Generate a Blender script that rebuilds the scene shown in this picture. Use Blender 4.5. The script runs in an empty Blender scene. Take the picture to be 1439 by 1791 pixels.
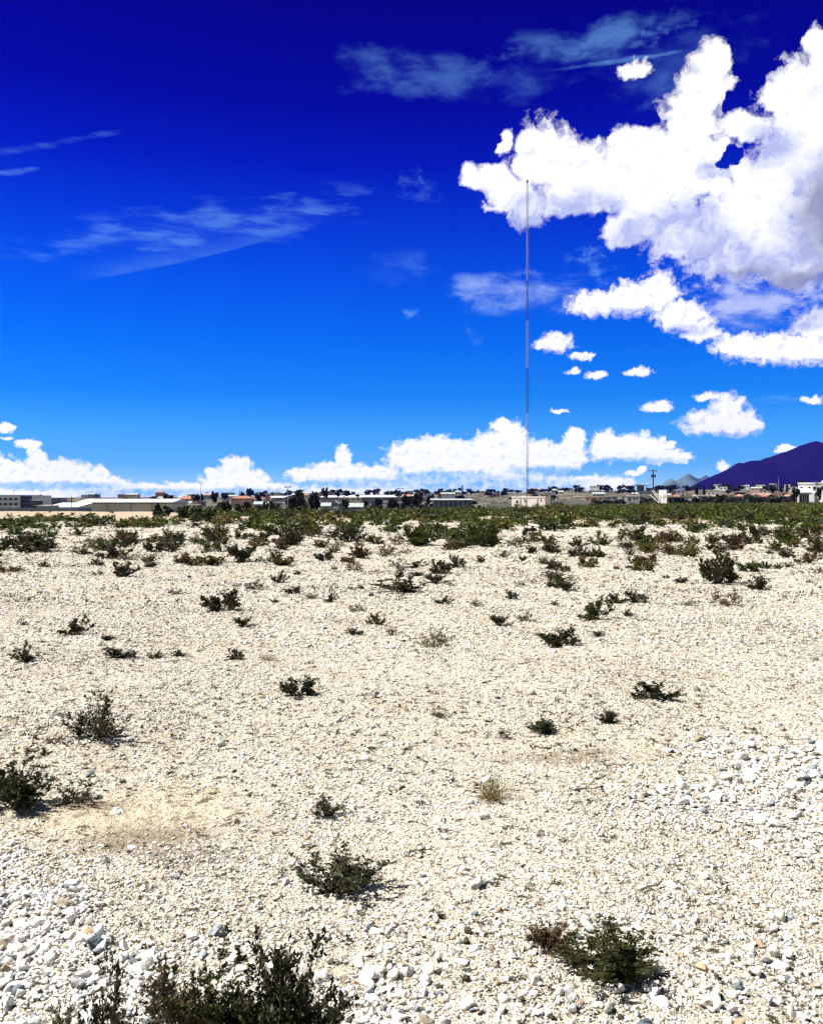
import bpy, math, random
import numpy as np
from mathutils import Vector

rng = np.random.default_rng(11)
random.seed(11)
S = bpy.context.scene
COL = S.collection
FPX, CX, HY, EYE = 1543.0, 719.5, 870.0, 1.7      # focal length and horizon of the photograph, eye height in metres
SUN_AZ, SUN_EL = math.radians(-88), math.radians(58)

# ---------------------------------------------------------------- terrain
def sstep(a, b, t):
    t = np.clip((t - a) / (b - a), 0, 1)
    return t * t * (3 - 2 * t)

def field_edge(u):                                  # where the flat field ends and the land falls away to the town
    return np.interp(u, [-0.5, -0.30, -0.22, -0.1, 0.0, 0.12, 0.2, 0.3, 0.5], [108, 98, 84, 80, 92, 108, 140, 172, 195])

def ground_z(x, y):
    x = np.asarray(x, float); y = np.asarray(y, float)
    d = np.maximum(y, 1.0)
    u = np.clip(x / d, -0.6, 0.6)
    micro = 0.035 * np.sin(x * 0.9 + 1.3 * np.sin(y * 0.37)) * np.sin(y * 0.71 + 0.6) + 0.02 * np.sin(x * 2.3 + y * 1.1) * np.sin(y * 1.9 - x)
    mound = 0.09 * np.sin(x * 0.31 + 2.0) * np.sin(y * 0.23 + 0.5 * np.sin(x * 0.2)) * sstep(10, 30, y)
    near = (micro + mound) * (1 - sstep(70, 160, y))
    edge = field_edge(u)
    drop = np.interp(u, [-0.5, -0.1, 0.1, 0.35], [-6.0, -5.0, -3.5, -0.8])
    top = np.interp(u, [-0.5, -0.2, 0.05, 0.4], [-0.5, 2.5, 6.0, 12.0])
    z = near + drop * sstep(edge, edge + 130, y)
    z = z + (top - drop) * sstep(560, 1050, y)
    rough = 0.8 * np.sin(x * 0.021 + y * 0.013) * np.sin(y * 0.017 + 1.0)
    return z + rough * sstep(300, 600, y)

def gz(x, y):
    return float(ground_z(x, y))

def X(px, D):
    return (px - CX) / FPX * D

def Z(py, D):
    return EYE - (py - HY) / FPX * D

def dist_of(py):                                    # distance of a ground point seen at image row py (flat near ground)
    return FPX * EYE / (py - HY)

# ---------------------------------------------------------------- materials
MATS = {}
def new_mat(name):
    m = bpy.data.materials.new(name); m.use_nodes = True
    return m, m.node_tree, m.node_tree.nodes, m.node_tree.links

def simple_mat(name, col, rough=0.8, var=0.25, scale=1.5, bump=0.0, metal=0.0, spec=0.3, dirt=None):
    if name in MATS: return MATS[name]
    m, nt, N, L = new_mat(name)
    b = N['Principled BSDF']
    b.inputs['Roughness'].default_value = rough; b.inputs['Metallic'].default_value = metal
    b.inputs['Specular IOR Level'].default_value = spec
    tc = N.new('ShaderNodeTexCoord'); nz = N.new('ShaderNodeTexNoise')
    nz.inputs['Scale'].default_value = scale; nz.inputs['Detail'].default_value = 6
    L.new(tc.outputs['Object'], nz.inputs['Vector'])
    mix = N.new('ShaderNodeMix'); mix.data_type = 'RGBA'
    d = dirt if dirt else tuple(c * (1 - var) for c in col)
    mix.inputs['A'].default_value = (*col, 1); mix.inputs['B'].default_value = (*d, 1)
    mr = N.new('ShaderNodeMapRange'); mr.inputs['From Min'].default_value = 0.38; mr.inputs['From Max'].default_value = 0.68
    L.new(nz.outputs['Fac'], mr.inputs['Value']); L.new(mr.outputs['Result'], mix.inputs['Factor'])
    L.new(mix.outputs['Result'], b.inputs['Base Color'])
    if bump:
        bp = N.new('ShaderNodeBump'); bp.inputs['Strength'].default_value = bump; bp.inputs['Distance'].default_value = 0.05
        L.new(nz.outputs['Fac'], bp.inputs['Height']); L.new(bp.outputs['Normal'], b.inputs['Normal'])
    MATS[name] = m
    return m

def foliage_mat(name, c1, c2, transl=0.25, rough=0.55):
    if name in MATS: return MATS[name]
    m, nt, N, L = new_mat(name)
    b = N['Principled BSDF']; b.inputs['Roughness'].default_value = rough; b.inputs['Specular IOR Level'].default_value = 0.15
    geo = N.new('ShaderNodeNewGeometry'); oi = N.new('ShaderNodeObjectInfo')
    mix = N.new('ShaderNodeMix'); mix.data_type = 'RGBA'
    mix.inputs['A'].default_value = (*c1, 1); mix.inputs['B'].default_value = (*c2, 1)
    ad = N.new('ShaderNodeMath'); ad.operation = 'MULTIPLY_ADD'; ad.inputs[1].default_value = 0.45
    md = N.new('ShaderNodeMath'); md.operation = 'MULTIPLY'; md.inputs[1].default_value = 0.6
    L.new(geo.outputs['Random Per Island'], md.inputs[0]); L.new(oi.outputs['Random'], ad.inputs[0]); L.new(md.outputs[0], ad.inputs[2])
    L.new(ad.outputs[0], mix.inputs['Factor']); L.new(mix.outputs['Result'], b.inputs['Base Color'])
    tr = N.new('ShaderNodeBsdfTranslucent'); L.new(mix.outputs['Result'], tr.inputs['Color'])
    ms = N.new('ShaderNodeMixShader'); ms.inputs[0].default_value = transl
    L.new(b.outputs[0], ms.inputs[1]); L.new(tr.outputs[0], ms.inputs[2])
    L.new(ms.outputs[0], N['Material Output'].inputs['Surface'])
    MATS[name] = m
    return m

def attr_mat(name, rough=0.85, grain=0.25, gscale=60, bump=0.0):
    m, nt, N, L = new_mat(name)
    b = N['Principled BSDF']; b.inputs['Roughness'].default_value = rough; b.inputs['Specular IOR Level'].default_value = 0.2
    at = N.new('ShaderNodeAttribute'); at.attribute_name = 'tint'
    geo = N.new('ShaderNodeNewGeometry'); nz = N.new('ShaderNodeTexNoise')
    nz.inputs['Scale'].default_value = gscale; nz.inputs['Detail'].default_value = 5
    L.new(geo.outputs['Position'], nz.inputs['Vector'])
    mr = N.new('ShaderNodeMapRange'); mr.inputs['From Min'].default_value = 0.3; mr.inputs['From Max'].default_value = 0.7
    mr.inputs['To Min'].default_value = 1 - grain; mr.inputs['To Max'].default_value = 1 + grain * 0.5
    L.new(nz.outputs['Fac'], mr.inputs['Value'])
    vm = N.new('ShaderNodeVectorMath'); vm.operation = 'SCALE'
    L.new(at.outputs['Color'], vm.inputs[0]); L.new(mr.outputs['Result'], vm.inputs['Scale'])
    L.new(vm.outputs[0], b.inputs['Base Color'])
    if bump:
        bp = N.new('ShaderNodeBump'); bp.inputs['Strength'].default_value = bump; bp.inputs['Distance'].default_value = 0.006
        L.new(nz.outputs['Fac'], bp.inputs['Height']); L.new(bp.outputs['Normal'], b.inputs['Normal'])
    MATS[name] = m
    return m

# ---------------------------------------------------------------- mesh helpers
def np_mesh(name, V, F, mat, tint=None, smooth=False):
    """V (n,3), F (m,k) with constant k"""
    V = np.ascontiguousarray(V, np.float32); F = np.ascontiguousarray(F, np.int32)
    me = bpy.data.meshes.new(name)
    k = F.shape[1]
    me.vertices.add(len(V)); me.vertices.foreach_set('co', V.ravel())
    me.loops.add(F.size); me.loops.foreach_set('vertex_index', F.ravel())
    me.polygons.add(len(F)); me.polygons.foreach_set('loop_start', np.arange(0, F.size, k, dtype=np.int32))
    me.update(calc_edges=True)
    if smooth: me.polygons.foreach_set('use_smooth', np.ones(len(F), bool))
    if tint is not None:
        a = me.attributes.new('tint', 'FLOAT_COLOR', 'POINT')
        a.data.foreach_set('color', np.ascontiguousarray(np.concatenate([tint, np.ones((len(tint), 1))], 1), np.float32).ravel())
    me.materials.append(mat)
    return me

def link(name, data, parent=None, loc=(0, 0, 0), rotz=0.0, scale=(1, 1, 1)):
    o = bpy.data.objects.new(name, data); COL.objects.link(o)
    o.location = loc; o.rotation_euler = (0, 0, rotz); o.scale = scale
    if parent: o.parent = parent
    return o

def tag(o, label, cat, group=None):
    o['label'] = label; o['category'] = cat
    if group: o['group'] = group
    return o

def thing(name, label, cat, loc=(0, 0, 0), rotz=0.0, group=None, scale=(1, 1, 1)):
    return tag(link(name, None, None, loc, rotz, scale), label, cat, group)

def copy_tree(o, parent=None):
    c = o.copy(); COL.objects.link(c)
    if parent: c.parent = parent
    for ch in list(o.children): copy_tree(ch, c)
    return c

class MB:
    def __init__(s): s.v = []; s.f = []
    def add(s, vs, fs):
        b = len(s.v); s.v += [tuple(map(float, v)) for v in vs]; s.f += [tuple(i + b for i in f) for f in fs]; return s
    def box(s, x0, x1, y0, y1, z0, z1):
        return s.add([(x0,y0,z0),(x1,y0,z0),(x1,y1,z0),(x0,y1,z0),(x0,y0,z1),(x1,y0,z1),(x1,y1,z1),(x0,y1,z1)],
                     [(0,3,2,1),(4,5,6,7),(0,1,5,4),(1,2,6,5),(2,3,7,6),(3,0,4,7)])
    def prism(s, prof, y0, y1):                     # prof: list of (x, z) anticlockwise seen from -y
        n = len(prof)
        vs = [(x, y0, z) for x, z in prof] + [(x, y1, z) for x, z in prof]
        fs = [tuple(range(n)), tuple(range(2 * n - 1, n - 1, -1))] + [(i, i + n, (i + 1) % n + n, (i + 1) % n) for i in range(n)]
        return s.add(vs, fs)
    def prism_x(s, prof, x0, x1):                   # prof: list of (y, z)
        n = len(prof)
        vs = [(x0, y, z) for y, z in prof] + [(x1, y, z) for y, z in prof]
        fs = [tuple(range(n - 1, -1, -1)), tuple(range(n, 2 * n))] + [(i, (i + 1) % n, (i + 1) % n + n, i + n) for i in range(n)]
        return s.add(vs, fs)
    def tube(s, p0, p1, r0, r1=None, n=6):
        r1 = r0 if r1 is None else r1
        p0 = Vector(p0); p1 = Vector(p1); d = (p1 - p0).normalized()
        a = d.orthogonal().normalized(); b = d.cross(a)
        vs = [p0 + (a * math.cos(2*math.pi*i/n) + b * math.sin(2*math.pi*i/n)) * r0 for i in range(n)]
        vs += [p1 + (a * math.cos(2*math.pi*i/n) + b * math.sin(2*math.pi*i/n)) * r1 for i in range(n)]
        fs = [(i, (i + 1) % n, (i + 1) % n + n, i + n) for i in range(n)] + [tuple(range(n - 1, -1, -1)), tuple(range(n, 2 * n))]
        return s.add(vs, fs)
    def build(s, name, mat, parent=None, loc=(0, 0, 0), rotz=0.0):
        me = bpy.data.meshes.new(name); me.from_pydata(s.v, [], s.f); me.update(); me.materials.append(mat)
        return link(name, me, parent, loc, rotz)

# ---------------------------------------------------------------- ground sheet
def build_ground():
    ys = np.concatenate([np.linspace(-30, 2, 40), np.geomspace(2.1, 9000, 430)])
    t = np.linspace(-1, 1, 181)
    half = np.where(ys < 2, 16, 15 + ys * 0.85)
    Xg = t[None, :] * half[:, None]; Yg = np.repeat(ys[:, None], len(t), 1)
    Zg = ground_z(Xg, Yg)
    V = np.stack([Xg, Yg, Zg], -1).reshape(-1, 3)
    n, m = len(ys), len(t)
    i = (np.arange(n - 1)[:, None] * m + np.arange(m - 1)[None, :]).ravel()
    F = np.stack([i, i + 1, i + m + 1, i + m], 1)
    m_, nt, N, L = new_mat('desert_soil')
    b = N['Principled BSDF']; b.inputs['Roughness'].default_value = 0.95; b.inputs['Specular IOR Level'].default_value = 0.1
    geo = N.new('ShaderNodeNewGeometry')
    def noise(scale, detail=6, rough=0.6):
        z = N.new('ShaderNodeTexNoise'); z.inputs['Scale'].default_value = scale; z.inputs['Detail'].default_value = detail
        z.inputs['Roughness'].default_value = rough; L.new(geo.outputs['Position'], z.inputs['Vector']); return z
    def rng_(node, a, b_, to0=0.0, to1=1.0):
        r = N.new('ShaderNodeMapRange'); r.inputs['From Min'].default_value = a; r.inputs['From Max'].default_value = b_
        r.inputs['To Min'].default_value = to0; r.inputs['To Max'].default_value = to1
        L.new(node, r.inputs['Value']); return r.outputs['Result']
    def mixc(f, a, c):
        x = N.new('ShaderNodeMix'); x.data_type = 'RGBA'; L.new(f, x.inputs['Factor'])
        for s_, v in (('A', a), ('B', c)):
            if isinstance(v, tuple): x.inputs[s_].default_value = (*v, 1)
            else: L.new(v, x.inputs[s_])
        return x.outputs['Result']
    big = noise(0.35, 5); mid = noise(2.2, 6); fine = noise(38, 4, 0.7); fleck = noise(9, 5, 0.75); peb = noise(60, 5, 0.75)
    c = mixc(rng_(big.outputs['Fac'], 0.38, 0.62), (0.53, 0.48, 0.385), (0.57, 0.53, 0.45))
    c = mixc(rng_(mid.outputs['Fac'], 0.52, 0.72), c, (0.47, 0.39, 0.27))
    c = mixc(rng_(fine.outputs['Fac'], 0.5, 0.66), c, (0.66, 0.60, 0.50))
    c = mixc(rng_(peb.outputs['Fac'], 0.535, 0.585), c, (0.085, 0.07, 0.045))
    c = mixc(rng_(fleck.outputs['Fac'], 0.56, 0.60), c, (0.055, 0.045, 0.024))
    for sx_, sy_, rx_, ry_, cs in ((-1.5, 4.75, 0.75, 0.42, (0.56, 0.47, 0.33)), (-1.32, 4.42, 0.42, 0.30, (0.16, 0.11, 0.06)), (-1.05, 4.15, 0.30, 0.16, (0.16, 0.11, 0.06)), (-1.75, 4.9, 0.3, 0.12, (0.16, 0.11, 0.06)), (1.0, 5.9, 0.5, 0.2, (0.16, 0.11, 0.06))):      # brown stains in the sandy hollow
        mp = N.new('ShaderNodeVectorMath'); mp.operation = 'MULTIPLY_ADD'; mp.inputs[1].default_value = (1 / rx_, 1 / ry_, 0); mp.inputs[2].default_value = (-sx_ / rx_, -sy_ / ry_, 0); L.new(geo.outputs['Position'], mp.inputs[0])
        ln = N.new('ShaderNodeVectorMath'); ln.operation = 'LENGTH'; L.new(mp.outputs[0], ln.inputs[0])
        ad = N.new('ShaderNodeMath'); ad.operation = 'MULTIPLY_ADD'; ad.inputs[1].default_value = 3.2; am = N.new('ShaderNodeMix'); am.inputs['Factor'].default_value = 0.45; L.new(mid.outputs['Fac'], am.inputs['A']); L.new(fleck.outputs['Fac'], am.inputs['B']); L.new(am.outputs['Result'], ad.inputs[0]); L.new(ln.outputs['Value'], ad.inputs[2])
        c = mixc(rng_(ad.outputs[0], 2.6, 1.9, 0.0, 0.6), c, cs)
    sp = N.new('ShaderNodeSeparateXYZ'); L.new(geo.outputs['Position'], sp.inputs[0])
    c = mixc(rng_(sp.outputs['Y'], 56, 74), c, mixc(rng_(mid.outputs['Fac'], 0.42, 0.62), (0.42, 0.34, 0.25), (0.25, 0.195, 0.13)))
    town = noise(0.11, 5, 0.7)
    land = mixc(rng_(town.outputs['Fac'], 0.42, 0.52), (0.21, 0.18, 0.13), (0.028, 0.030, 0.018))
    c = mixc(rng_(sp.outputs['Y'], 150, 230), c, land)
    L.new(c, b.inputs['Base Color'])
    bp = N.new('ShaderNodeBump'); bp.inputs['Strength'].default_value = 0.9; bp.inputs['Distance'].default_value = 0.025
    L.new(fine.outputs['Fac'], bp.inputs['Height'])
    bp2 = N.new('ShaderNodeBump'); bp2.inputs['Strength'].default_value = 0.7; bp2.inputs['Distance'].default_value = 0.10
    L.new(fleck.outputs['Fac'], bp2.inputs['Height']); L.new(bp.outputs['Normal'], bp2.inputs['Normal'])
    L.new(bp2.outputs['Normal'], b.inputs['Normal'])
    o = link('ground', np_mesh('ground', V, F, m_, smooth=True)); o['kind'] = 'structure'

build_ground()

# ---------------------------------------------------------------- stones
def icosphere(sub):
    import bmesh
    bm = bmesh.new(); bmesh.ops.create_icosphere(bm, subdivisions=sub, radius=1.0)
    bm.verts.ensure_lookup_table()
    V = np.array([v.co[:] for v in bm.verts]); F = np.array([[v.index for v in f.verts] for f in bm.faces]); bm.free()
    return V, F

ICO1, ICO2, ICO3 = icosphere(1), icosphere(2), icosphere(3)
CUBE = (np.array([(x, y, z) for z in (-.7, .7) for y in (-.7, .7) for x in (-.7, .7)]), np.array([(0,2,3),(0,3,1),(4,5,7),(4,7,6),(0,1,5),(0,5,4),(1,3,7),(1,7,5),(3,2,6),(3,6,7),(2,0,4),(2,4,6)]))

def rock_shapes(ico, n, seed, planes=9):
    """n broken, flat-faced pebble shapes: a ball cut by random planes"""
    r = np.random.default_rng(seed); V, F = ico; out = []
    for _ in range(n):
        P = V.copy()
        for k in range(planes):
            nrm = r.normal(size=3); nrm /= np.linalg.norm(nrm); d = r.uniform(0.22, 0.66)
            h = P @ nrm; P = P - np.maximum(h - d, 0)[:, None] * nrm[None]
        P += r.normal(scale=0.03, size=P.shape)
        P /= np.abs(P).max(0)
        out.append(P)
    return np.array(out)

STONE_COLS = np.array([(0.80, 0.79, 0.76), (0.74, 0.71, 0.65), (0.63, 0.58, 0.49), (0.50, 0.50, 0.50), (0.28, 0.30, 0.33), (0.14, 0.17, 0.19), (0.40, 0.29, 0.19), (0.30, 0.25, 0.19), (0.055, 0.045, 0.030)])
WHITE_P = np.array([0.52, 0.20, 0.06, 0.11, 0.05, 0.025, 0.02, 0.015, 0.03]); WHITE_P = WHITE_P / WHITE_P.sum()
TAN_P = np.array([0.20, 0.24, 0.24, 0.06, 0.04, 0.03, 0.05, 0.05, 0.36]); TAN_P = TAN_P / TAN_P.sum()

def scatter_stones(px, py, size, whiteness, shapes, faces, sink=0.25):
    n = len(px)
    sid = rng.integers(0, len(shapes), n)
    P = shapes[sid].copy()                                             # n, k, 3
    sc = np.stack([rng.uniform(0.75, 1.3, n), rng.uniform(0.55, 1.0, n), rng.uniform(0.42, 0.85, n)], 1) * (size * 0.5)[:, None]
    P *= sc[:, None, :]
    tx = rng.normal(scale=0.25, size=n); a = rng.uniform(0, 2 * np.pi, n)
    c, s = np.cos(tx)[:, None], np.sin(tx)[:, None]
    Y, Zc = P[..., 1] * c - P[..., 2] * s, P[..., 1] * s + P[..., 2] * c
    c, s = np.cos(a)[:, None], np.sin(a)[:, None]
    Xr, Yr = P[..., 0] * c - Y * s, P[..., 0] * s + Y * c
    z0 = ground_z(px, py) + sc[:, 2] * (1 - 2 * sink)
    V = np.stack([Xr + px[:, None], Yr + py[:, None], Zc + z0[:, None]], -1)
    ci = np.where(rng.random(n) < whiteness, rng.choice(9, n, p=WHITE_P), rng.choice(9, n, p=TAN_P))
    ci = np.where((ci == 8) & (size > np.median(size) * 1.9), 1, ci)
    col = STONE_COLS[ci] * rng.uniform(0.8, 1.12, (n, 1))
    k = P.shape[1]
    T = np.repeat(col, k, 0)
    F = (faces[None] + (np.arange(n) * k)[:, None, None]).reshape(-1, 3)
    return V.reshape(-1, 3), F, np.clip(T, 0, 0.85)

def in_left_pile(x, y):                                                # the bed of white stones at the photograph's lower left
    w = 0.22 * np.sin(x * 5.1 + y * 3.0) + 0.16 * np.sin(y * 9 - x * 4) + 0.12 * np.sin(x * 13 + y * 7)
    s = (4.50 - 0.88 * (x + 2.1)) - y + w * 0.7
    s2 = np.minimum(3.26 - 0.2 * (x + 0.8) - y, 0.1 - x) + w * 0.5
    return np.clip(s * 3.2, 0, 1) * (x < -0.55), np.clip(s2 * 3.2, 0, 1)

def in_right_patch(x, y):
    e = ((x - 2.75) / 1.5) ** 2 + ((y - 5.2 - 0.25 * (x - 2)) / 0.95) ** 2
    w = 0.3 * np.sin(x * 4.1 + y * 3.0) + 0.25 * np.sin(y * 7 - x * 5)
    return np.clip(1.25 - e + w, 0, 1)

def in_sand(x, y):                                                     # the bare sandy hollow on the left
    e = ((x + 1.45) / 0.85) ** 2 + ((y - 4.75) / 0.62) ** 2
    e2 = ((x - 1.3) / 0.7) ** 2 + ((y - 6.2) / 0.5) ** 2
    return np.clip(1.3 - e, 0, 1) + 0.7 * np.clip(1.2 - e2, 0, 1)

def field_points(n, d0, d1, power=1.0, margin=1.25):
    """points over the strip of ground between two distances, with more of them near the viewer as power falls"""
    t = rng.random(n)
    d = (d0 ** (1 + power) + t * (d1 ** (1 + power) - d0 ** (1 + power))) ** (1 / (1 + power))
    x = rng.uniform(-1, 1, n) * (0.47 * d * margin + 0.3)
    return x, d

def build_gravel():
    Vs, Fs, Ts = [], [], []; off = 0
    s1 = rock_shapes(ICO1, 40, 3); s2 = rock_shapes(ICO2, 40, 4); s0 = rock_shapes(CUBE, 60, 9, 4); s0 = s0 + np.random.default_rng(2).normal(scale=0.16, size=s0.shape)
    def put(x, y, size, white, shapes, ico, sink=0.25):
        nonlocal off
        V, F, T = scatter_stones(x, y, size, white, shapes, ico[1], sink)
        Vs.append(V); Fs.append(F + off); Ts.append(T); off += len(V)
    # large white stones in the piles
    x, y = field_points(104000, 2.3, 4.8, 1.0, 1.7); a, b = in_left_pile(x, y); keep = rng.random(len(x)) < np.maximum(a, b * 0.8)
    x, y = x[keep], y[keep]; put(x, y, np.clip(rng.lognormal(math.log(0.0145), 0.60, len(x)), 0.006, 0.07), np.full(len(x), 0.93), s2, ICO2, 0.15)
    x, y = field_points(82000, 3.9, 6.9, 1.0, 1.75); a = in_right_patch(x, y); keep = rng.random(len(x)) < a * 0.75
    x, y = x[keep], y[keep]; put(x, y, np.clip(rng.lognormal(math.log(0.0165), 0.62, len(x)), 0.007, 0.10), np.full(len(x), 0.9), s2, ICO2, 0.18)
    # bottom right rough stones
    x, y = field_points(1500, 2.5, 3.6); keep = x > -0.2
    x, y = x[keep], y[keep]; put(x, y, np.clip(rng.lognormal(math.log(0.024), 0.5, len(x)), 0.010, 0.085), np.full(len(x), 0.6), s2, ICO2, 0.2)
    # general gravel in distance bands
    for n, d0, d1, med, sig, p in ((110000, 2.3, 5.0, 0.0078, 0.62, 1.0), (2600, 2.3, 6.0, 0.022, 0.4, 1.0), (130000, 5.0, 10.0, 0.0088, 0.66, 0.7), (2600, 5, 14, 0.032, 0.4, 0.8), (150000, 10.0, 24.0, 0.0132, 0.66, 0.5), (80000, 24.0, 60.0, 0.027, 0.6, 0.3)):
        x, y = field_points(int(n * 1.12), d0, d1, p, 1.4)
        sand = in_sand(x, y); n = len(x); keep = rng.random(n) > sand * 0.92
        clump = 0.5 + 0.5 * np.sin(x * 1.7 + 2 * np.sin(y * 0.6)) * np.sin(y * 1.1 + np.sin(x * 0.8))
        keep &= rng.random(n) < 0.55 + 0.45 * clump
        x, y = x[keep], y[keep]
        put(x, y, np.clip(rng.lognormal(math.log(med), sig, len(x)), med * 0.4, med * 4), np.full(len(x), 0.36 if d1 < 5.5 else 0.25), *((s1, ICO1) if d1 < 15 else (s0, CUBE)), 0.42)
    V = np.concatenate(Vs); F = np.concatenate(Fs); T = np.concatenate(Ts)
    m = attr_mat('stone', 0.9, 0.42, 120, 0.7)
    o = link('gravel', np_mesh('gravel', V, F, m, T)); o['kind'] = 'stuff'

build_gravel()

ROCK_SHAPES = rock_shapes(ICO3, 12, 77, 11)
def rock(px, py, wpx, hpx, col, label, k=0, rz=0.0):
    D = dist_of(py); w = wpx / FPX * D; h = hpx / FPX * D
    P = ROCK_SHAPES[k % 12] * np.array([w / 2, w * 0.38, h * 0.55])
    m = simple_mat('rock_%02d%02d%02d' % tuple(int(c * 99) for c in col), col, 0.85, 0.3, 30, 0.6)
    x = X(px, D)
    o = link('rock', np_mesh('rock', P, ICO3[1], m), None, (x, D, gz(x, D) + h * 0.38), rz)
    o.rotation_euler = (0.12 * math.sin(k * 3.1), 0.15 * math.cos(k * 2.3), rz)
    tag(o, label, 'rock', 'single stones lying on the field')
W_, C_, G_, B_, DK, TN = (0.76, 0.74, 0.70), (0.68, 0.63, 0.54), (0.36, 0.36, 0.37), (0.19, 0.25, 0.29), (0.07, 0.10, 0.12), (0.45, 0.33, 0.2)
for i, r in enumerate([
    (655, 1223, 17, 17, G_, 'round grey stone alone on the open gravel in mid field'),
    (592, 1260, 18, 11, W_, 'small white stone below and left of the round grey stone'),
    (157, 1361, 17, 13, B_, 'blue grey stone with a dark right side above the sparse bush'),
    (206, 1415, 22, 8, W_, 'flat white stone with a dark lower edge on the sandy hollow'),
    (183, 1511, 18, 19, W_, 'white block of stone standing alone at the edge of the sandy hollow'),
    (165, 1668, 34, 26, DK, 'dark blue grey stone, the larger of two among the white stones'),
    (199, 1660, 15, 15, DK, 'small dark stone just right of the larger dark blue stone'),
    (42, 1703, 28, 26, W_, 'big white stone at the left among the pile of white stones'),
    (10, 1700, 24, 16, TN, 'tan brown stone at the left edge in the white stone pile'),
    (136, 1735, 34, 20, G_, 'grey stone beside the thin left shoots of the corner bush'),
    (126, 1619, 32, 26, W_, 'large pale stone in the upper part of the white stone pile'),
    (306, 1543, 24, 9, G_, 'flat grey stone on the tan soil above the white stone pile'),
    (500, 1546, 20, 16, W_, 'white stone at the left foot of the wide leafy bush'),
    (545, 1560, 30, 12, C_, 'pale flat stone in front of the wide leafy bush'),
    (1190, 1376, 40, 24, W_, 'white boulder at the left end of the stony patch on the right'),
    (1405, 1362, 30, 20, G_, 'grey stone at the right end of the stony patch'),
    (1252, 1395, 34, 16, W_, 'white stone lying below the middle of the stony patch'),
    (1312, 1350, 30, 16, W_, 'tilted white slab within the stony patch on the right'),
    (1236, 1776, 46, 30, W_, 'largest white stone at the bottom right of the picture'),
    (1281, 1788, 30, 24, W_, 'rounded white stone at the bottom edge, right of the largest one'),
    (1290, 1744, 27, 20, (0.16, 0.2, 0.2), 'dark green grey stone above the white stones at bottom right'),
    (1345, 1766, 22, 17, (0.4, 0.44, 0.5), 'bluish pebble right of the dark green grey stone'),
    (1082, 1754, 24, 24, W_, 'round white stone in front of the green bush at lower right'),
    (838, 1542, 40, 20, (0.5, 0.5, 0.5), 'broken pale grey stone on the open gravel at lower centre'),
    (1313, 1706, 14, 14, W_, 'small angular white stone above the bluish pebble'),
    (576, 1690, 20, 14, C_, 'cream stone at the right of the large corner bush'),
    (1186, 1640, 26, 10, C_, 'low cream stone right of the green bush at lower right'),
]):
    rock(*r, k=i, rz=i * 1.7)
# ---------------------------------------------------------------- shrubs
FOL = {'dark': foliage_mat('leaf_dark', (0.014, 0.016, 0.007), (0.052, 0.056, 0.021), 0.12),
       'green': foliage_mat('leaf_green', (0.024, 0.036, 0.006), (0.080, 0.104, 0.017), 0.22),
       'deep': foliage_mat('leaf_deep_green', (0.018, 0.023, 0.007), (0.060, 0.066, 0.018), 0.18),
       'olive': foliage_mat('leaf_olive', (0.050, 0.046, 0.012), (0.15, 0.125, 0.03), 0.2),
       'brown': foliage_mat('leaf_brown', (0.045, 0.028, 0.016), (0.14, 0.085, 0.045), 0.1),
       'tan': foliage_mat('leaf_tan', (0.22, 0.16, 0.07), (0.42, 0.32, 0.15), 0.2)}
BARK = simple_mat('shrub_bark', (0.13, 0.10, 0.075), 0.9, 0.5, 40)
BARKP = simple_mat('pale_dead_twig', (0.46, 0.38, 0.27), 0.9, 0.3, 40)

def tubes_np(P0, P1, r0, r1):
    """three-sided tapered sticks from P0 to P1"""
    n = len(P0); d = P1 - P0; d /= np.maximum(np.linalg.norm(d, axis=1, keepdims=True), 1e-9)
    ref = np.where(np.abs(d[:, 2:3]) < 0.9, np.array([[0, 0, 1.0]]), np.array([[1.0, 0, 0]]))
    a = np.cross(d, ref); a /= np.linalg.norm(a, axis=1, keepdims=True); b = np.cross(d, a)
    V = []
    for P, r in ((P0, r0), (P1, r1)):
        for k in range(3):
            t = 2 * math.pi * k / 3
            V.append(P + (a * math.cos(t) + b * math.sin(t)) * np.asarray(r).reshape(-1, 1))
    V = np.stack(V, 1)
    f = np.array([(0, 1, 4, 3), (1, 2, 5, 4), (2, 0, 3, 5)])
    F = (f[None] + (np.arange(n) * 6)[:, None, None]).reshape(-1, 4)
    return V.reshape(-1, 3), F

def leaves_np(P, D, size, wid, r):
    """pointed leaves at P along D"""
    n = len(P); side = np.cross(D, r.normal(size=(n, 3))); side /= np.maximum(np.linalg.norm(side, axis=1, keepdims=True), 1e-9)
    s = (size * r.uniform(0.6, 1.3, n))[:, None]
    V = np.stack([P, P + D * s * 0.45 + side * s * wid, P + D * s, P + D * s * 0.55 - side * s * wid], 1)
    F = np.arange(n * 4).reshape(n, 4)
    return V.reshape(-1, 3), F

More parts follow.
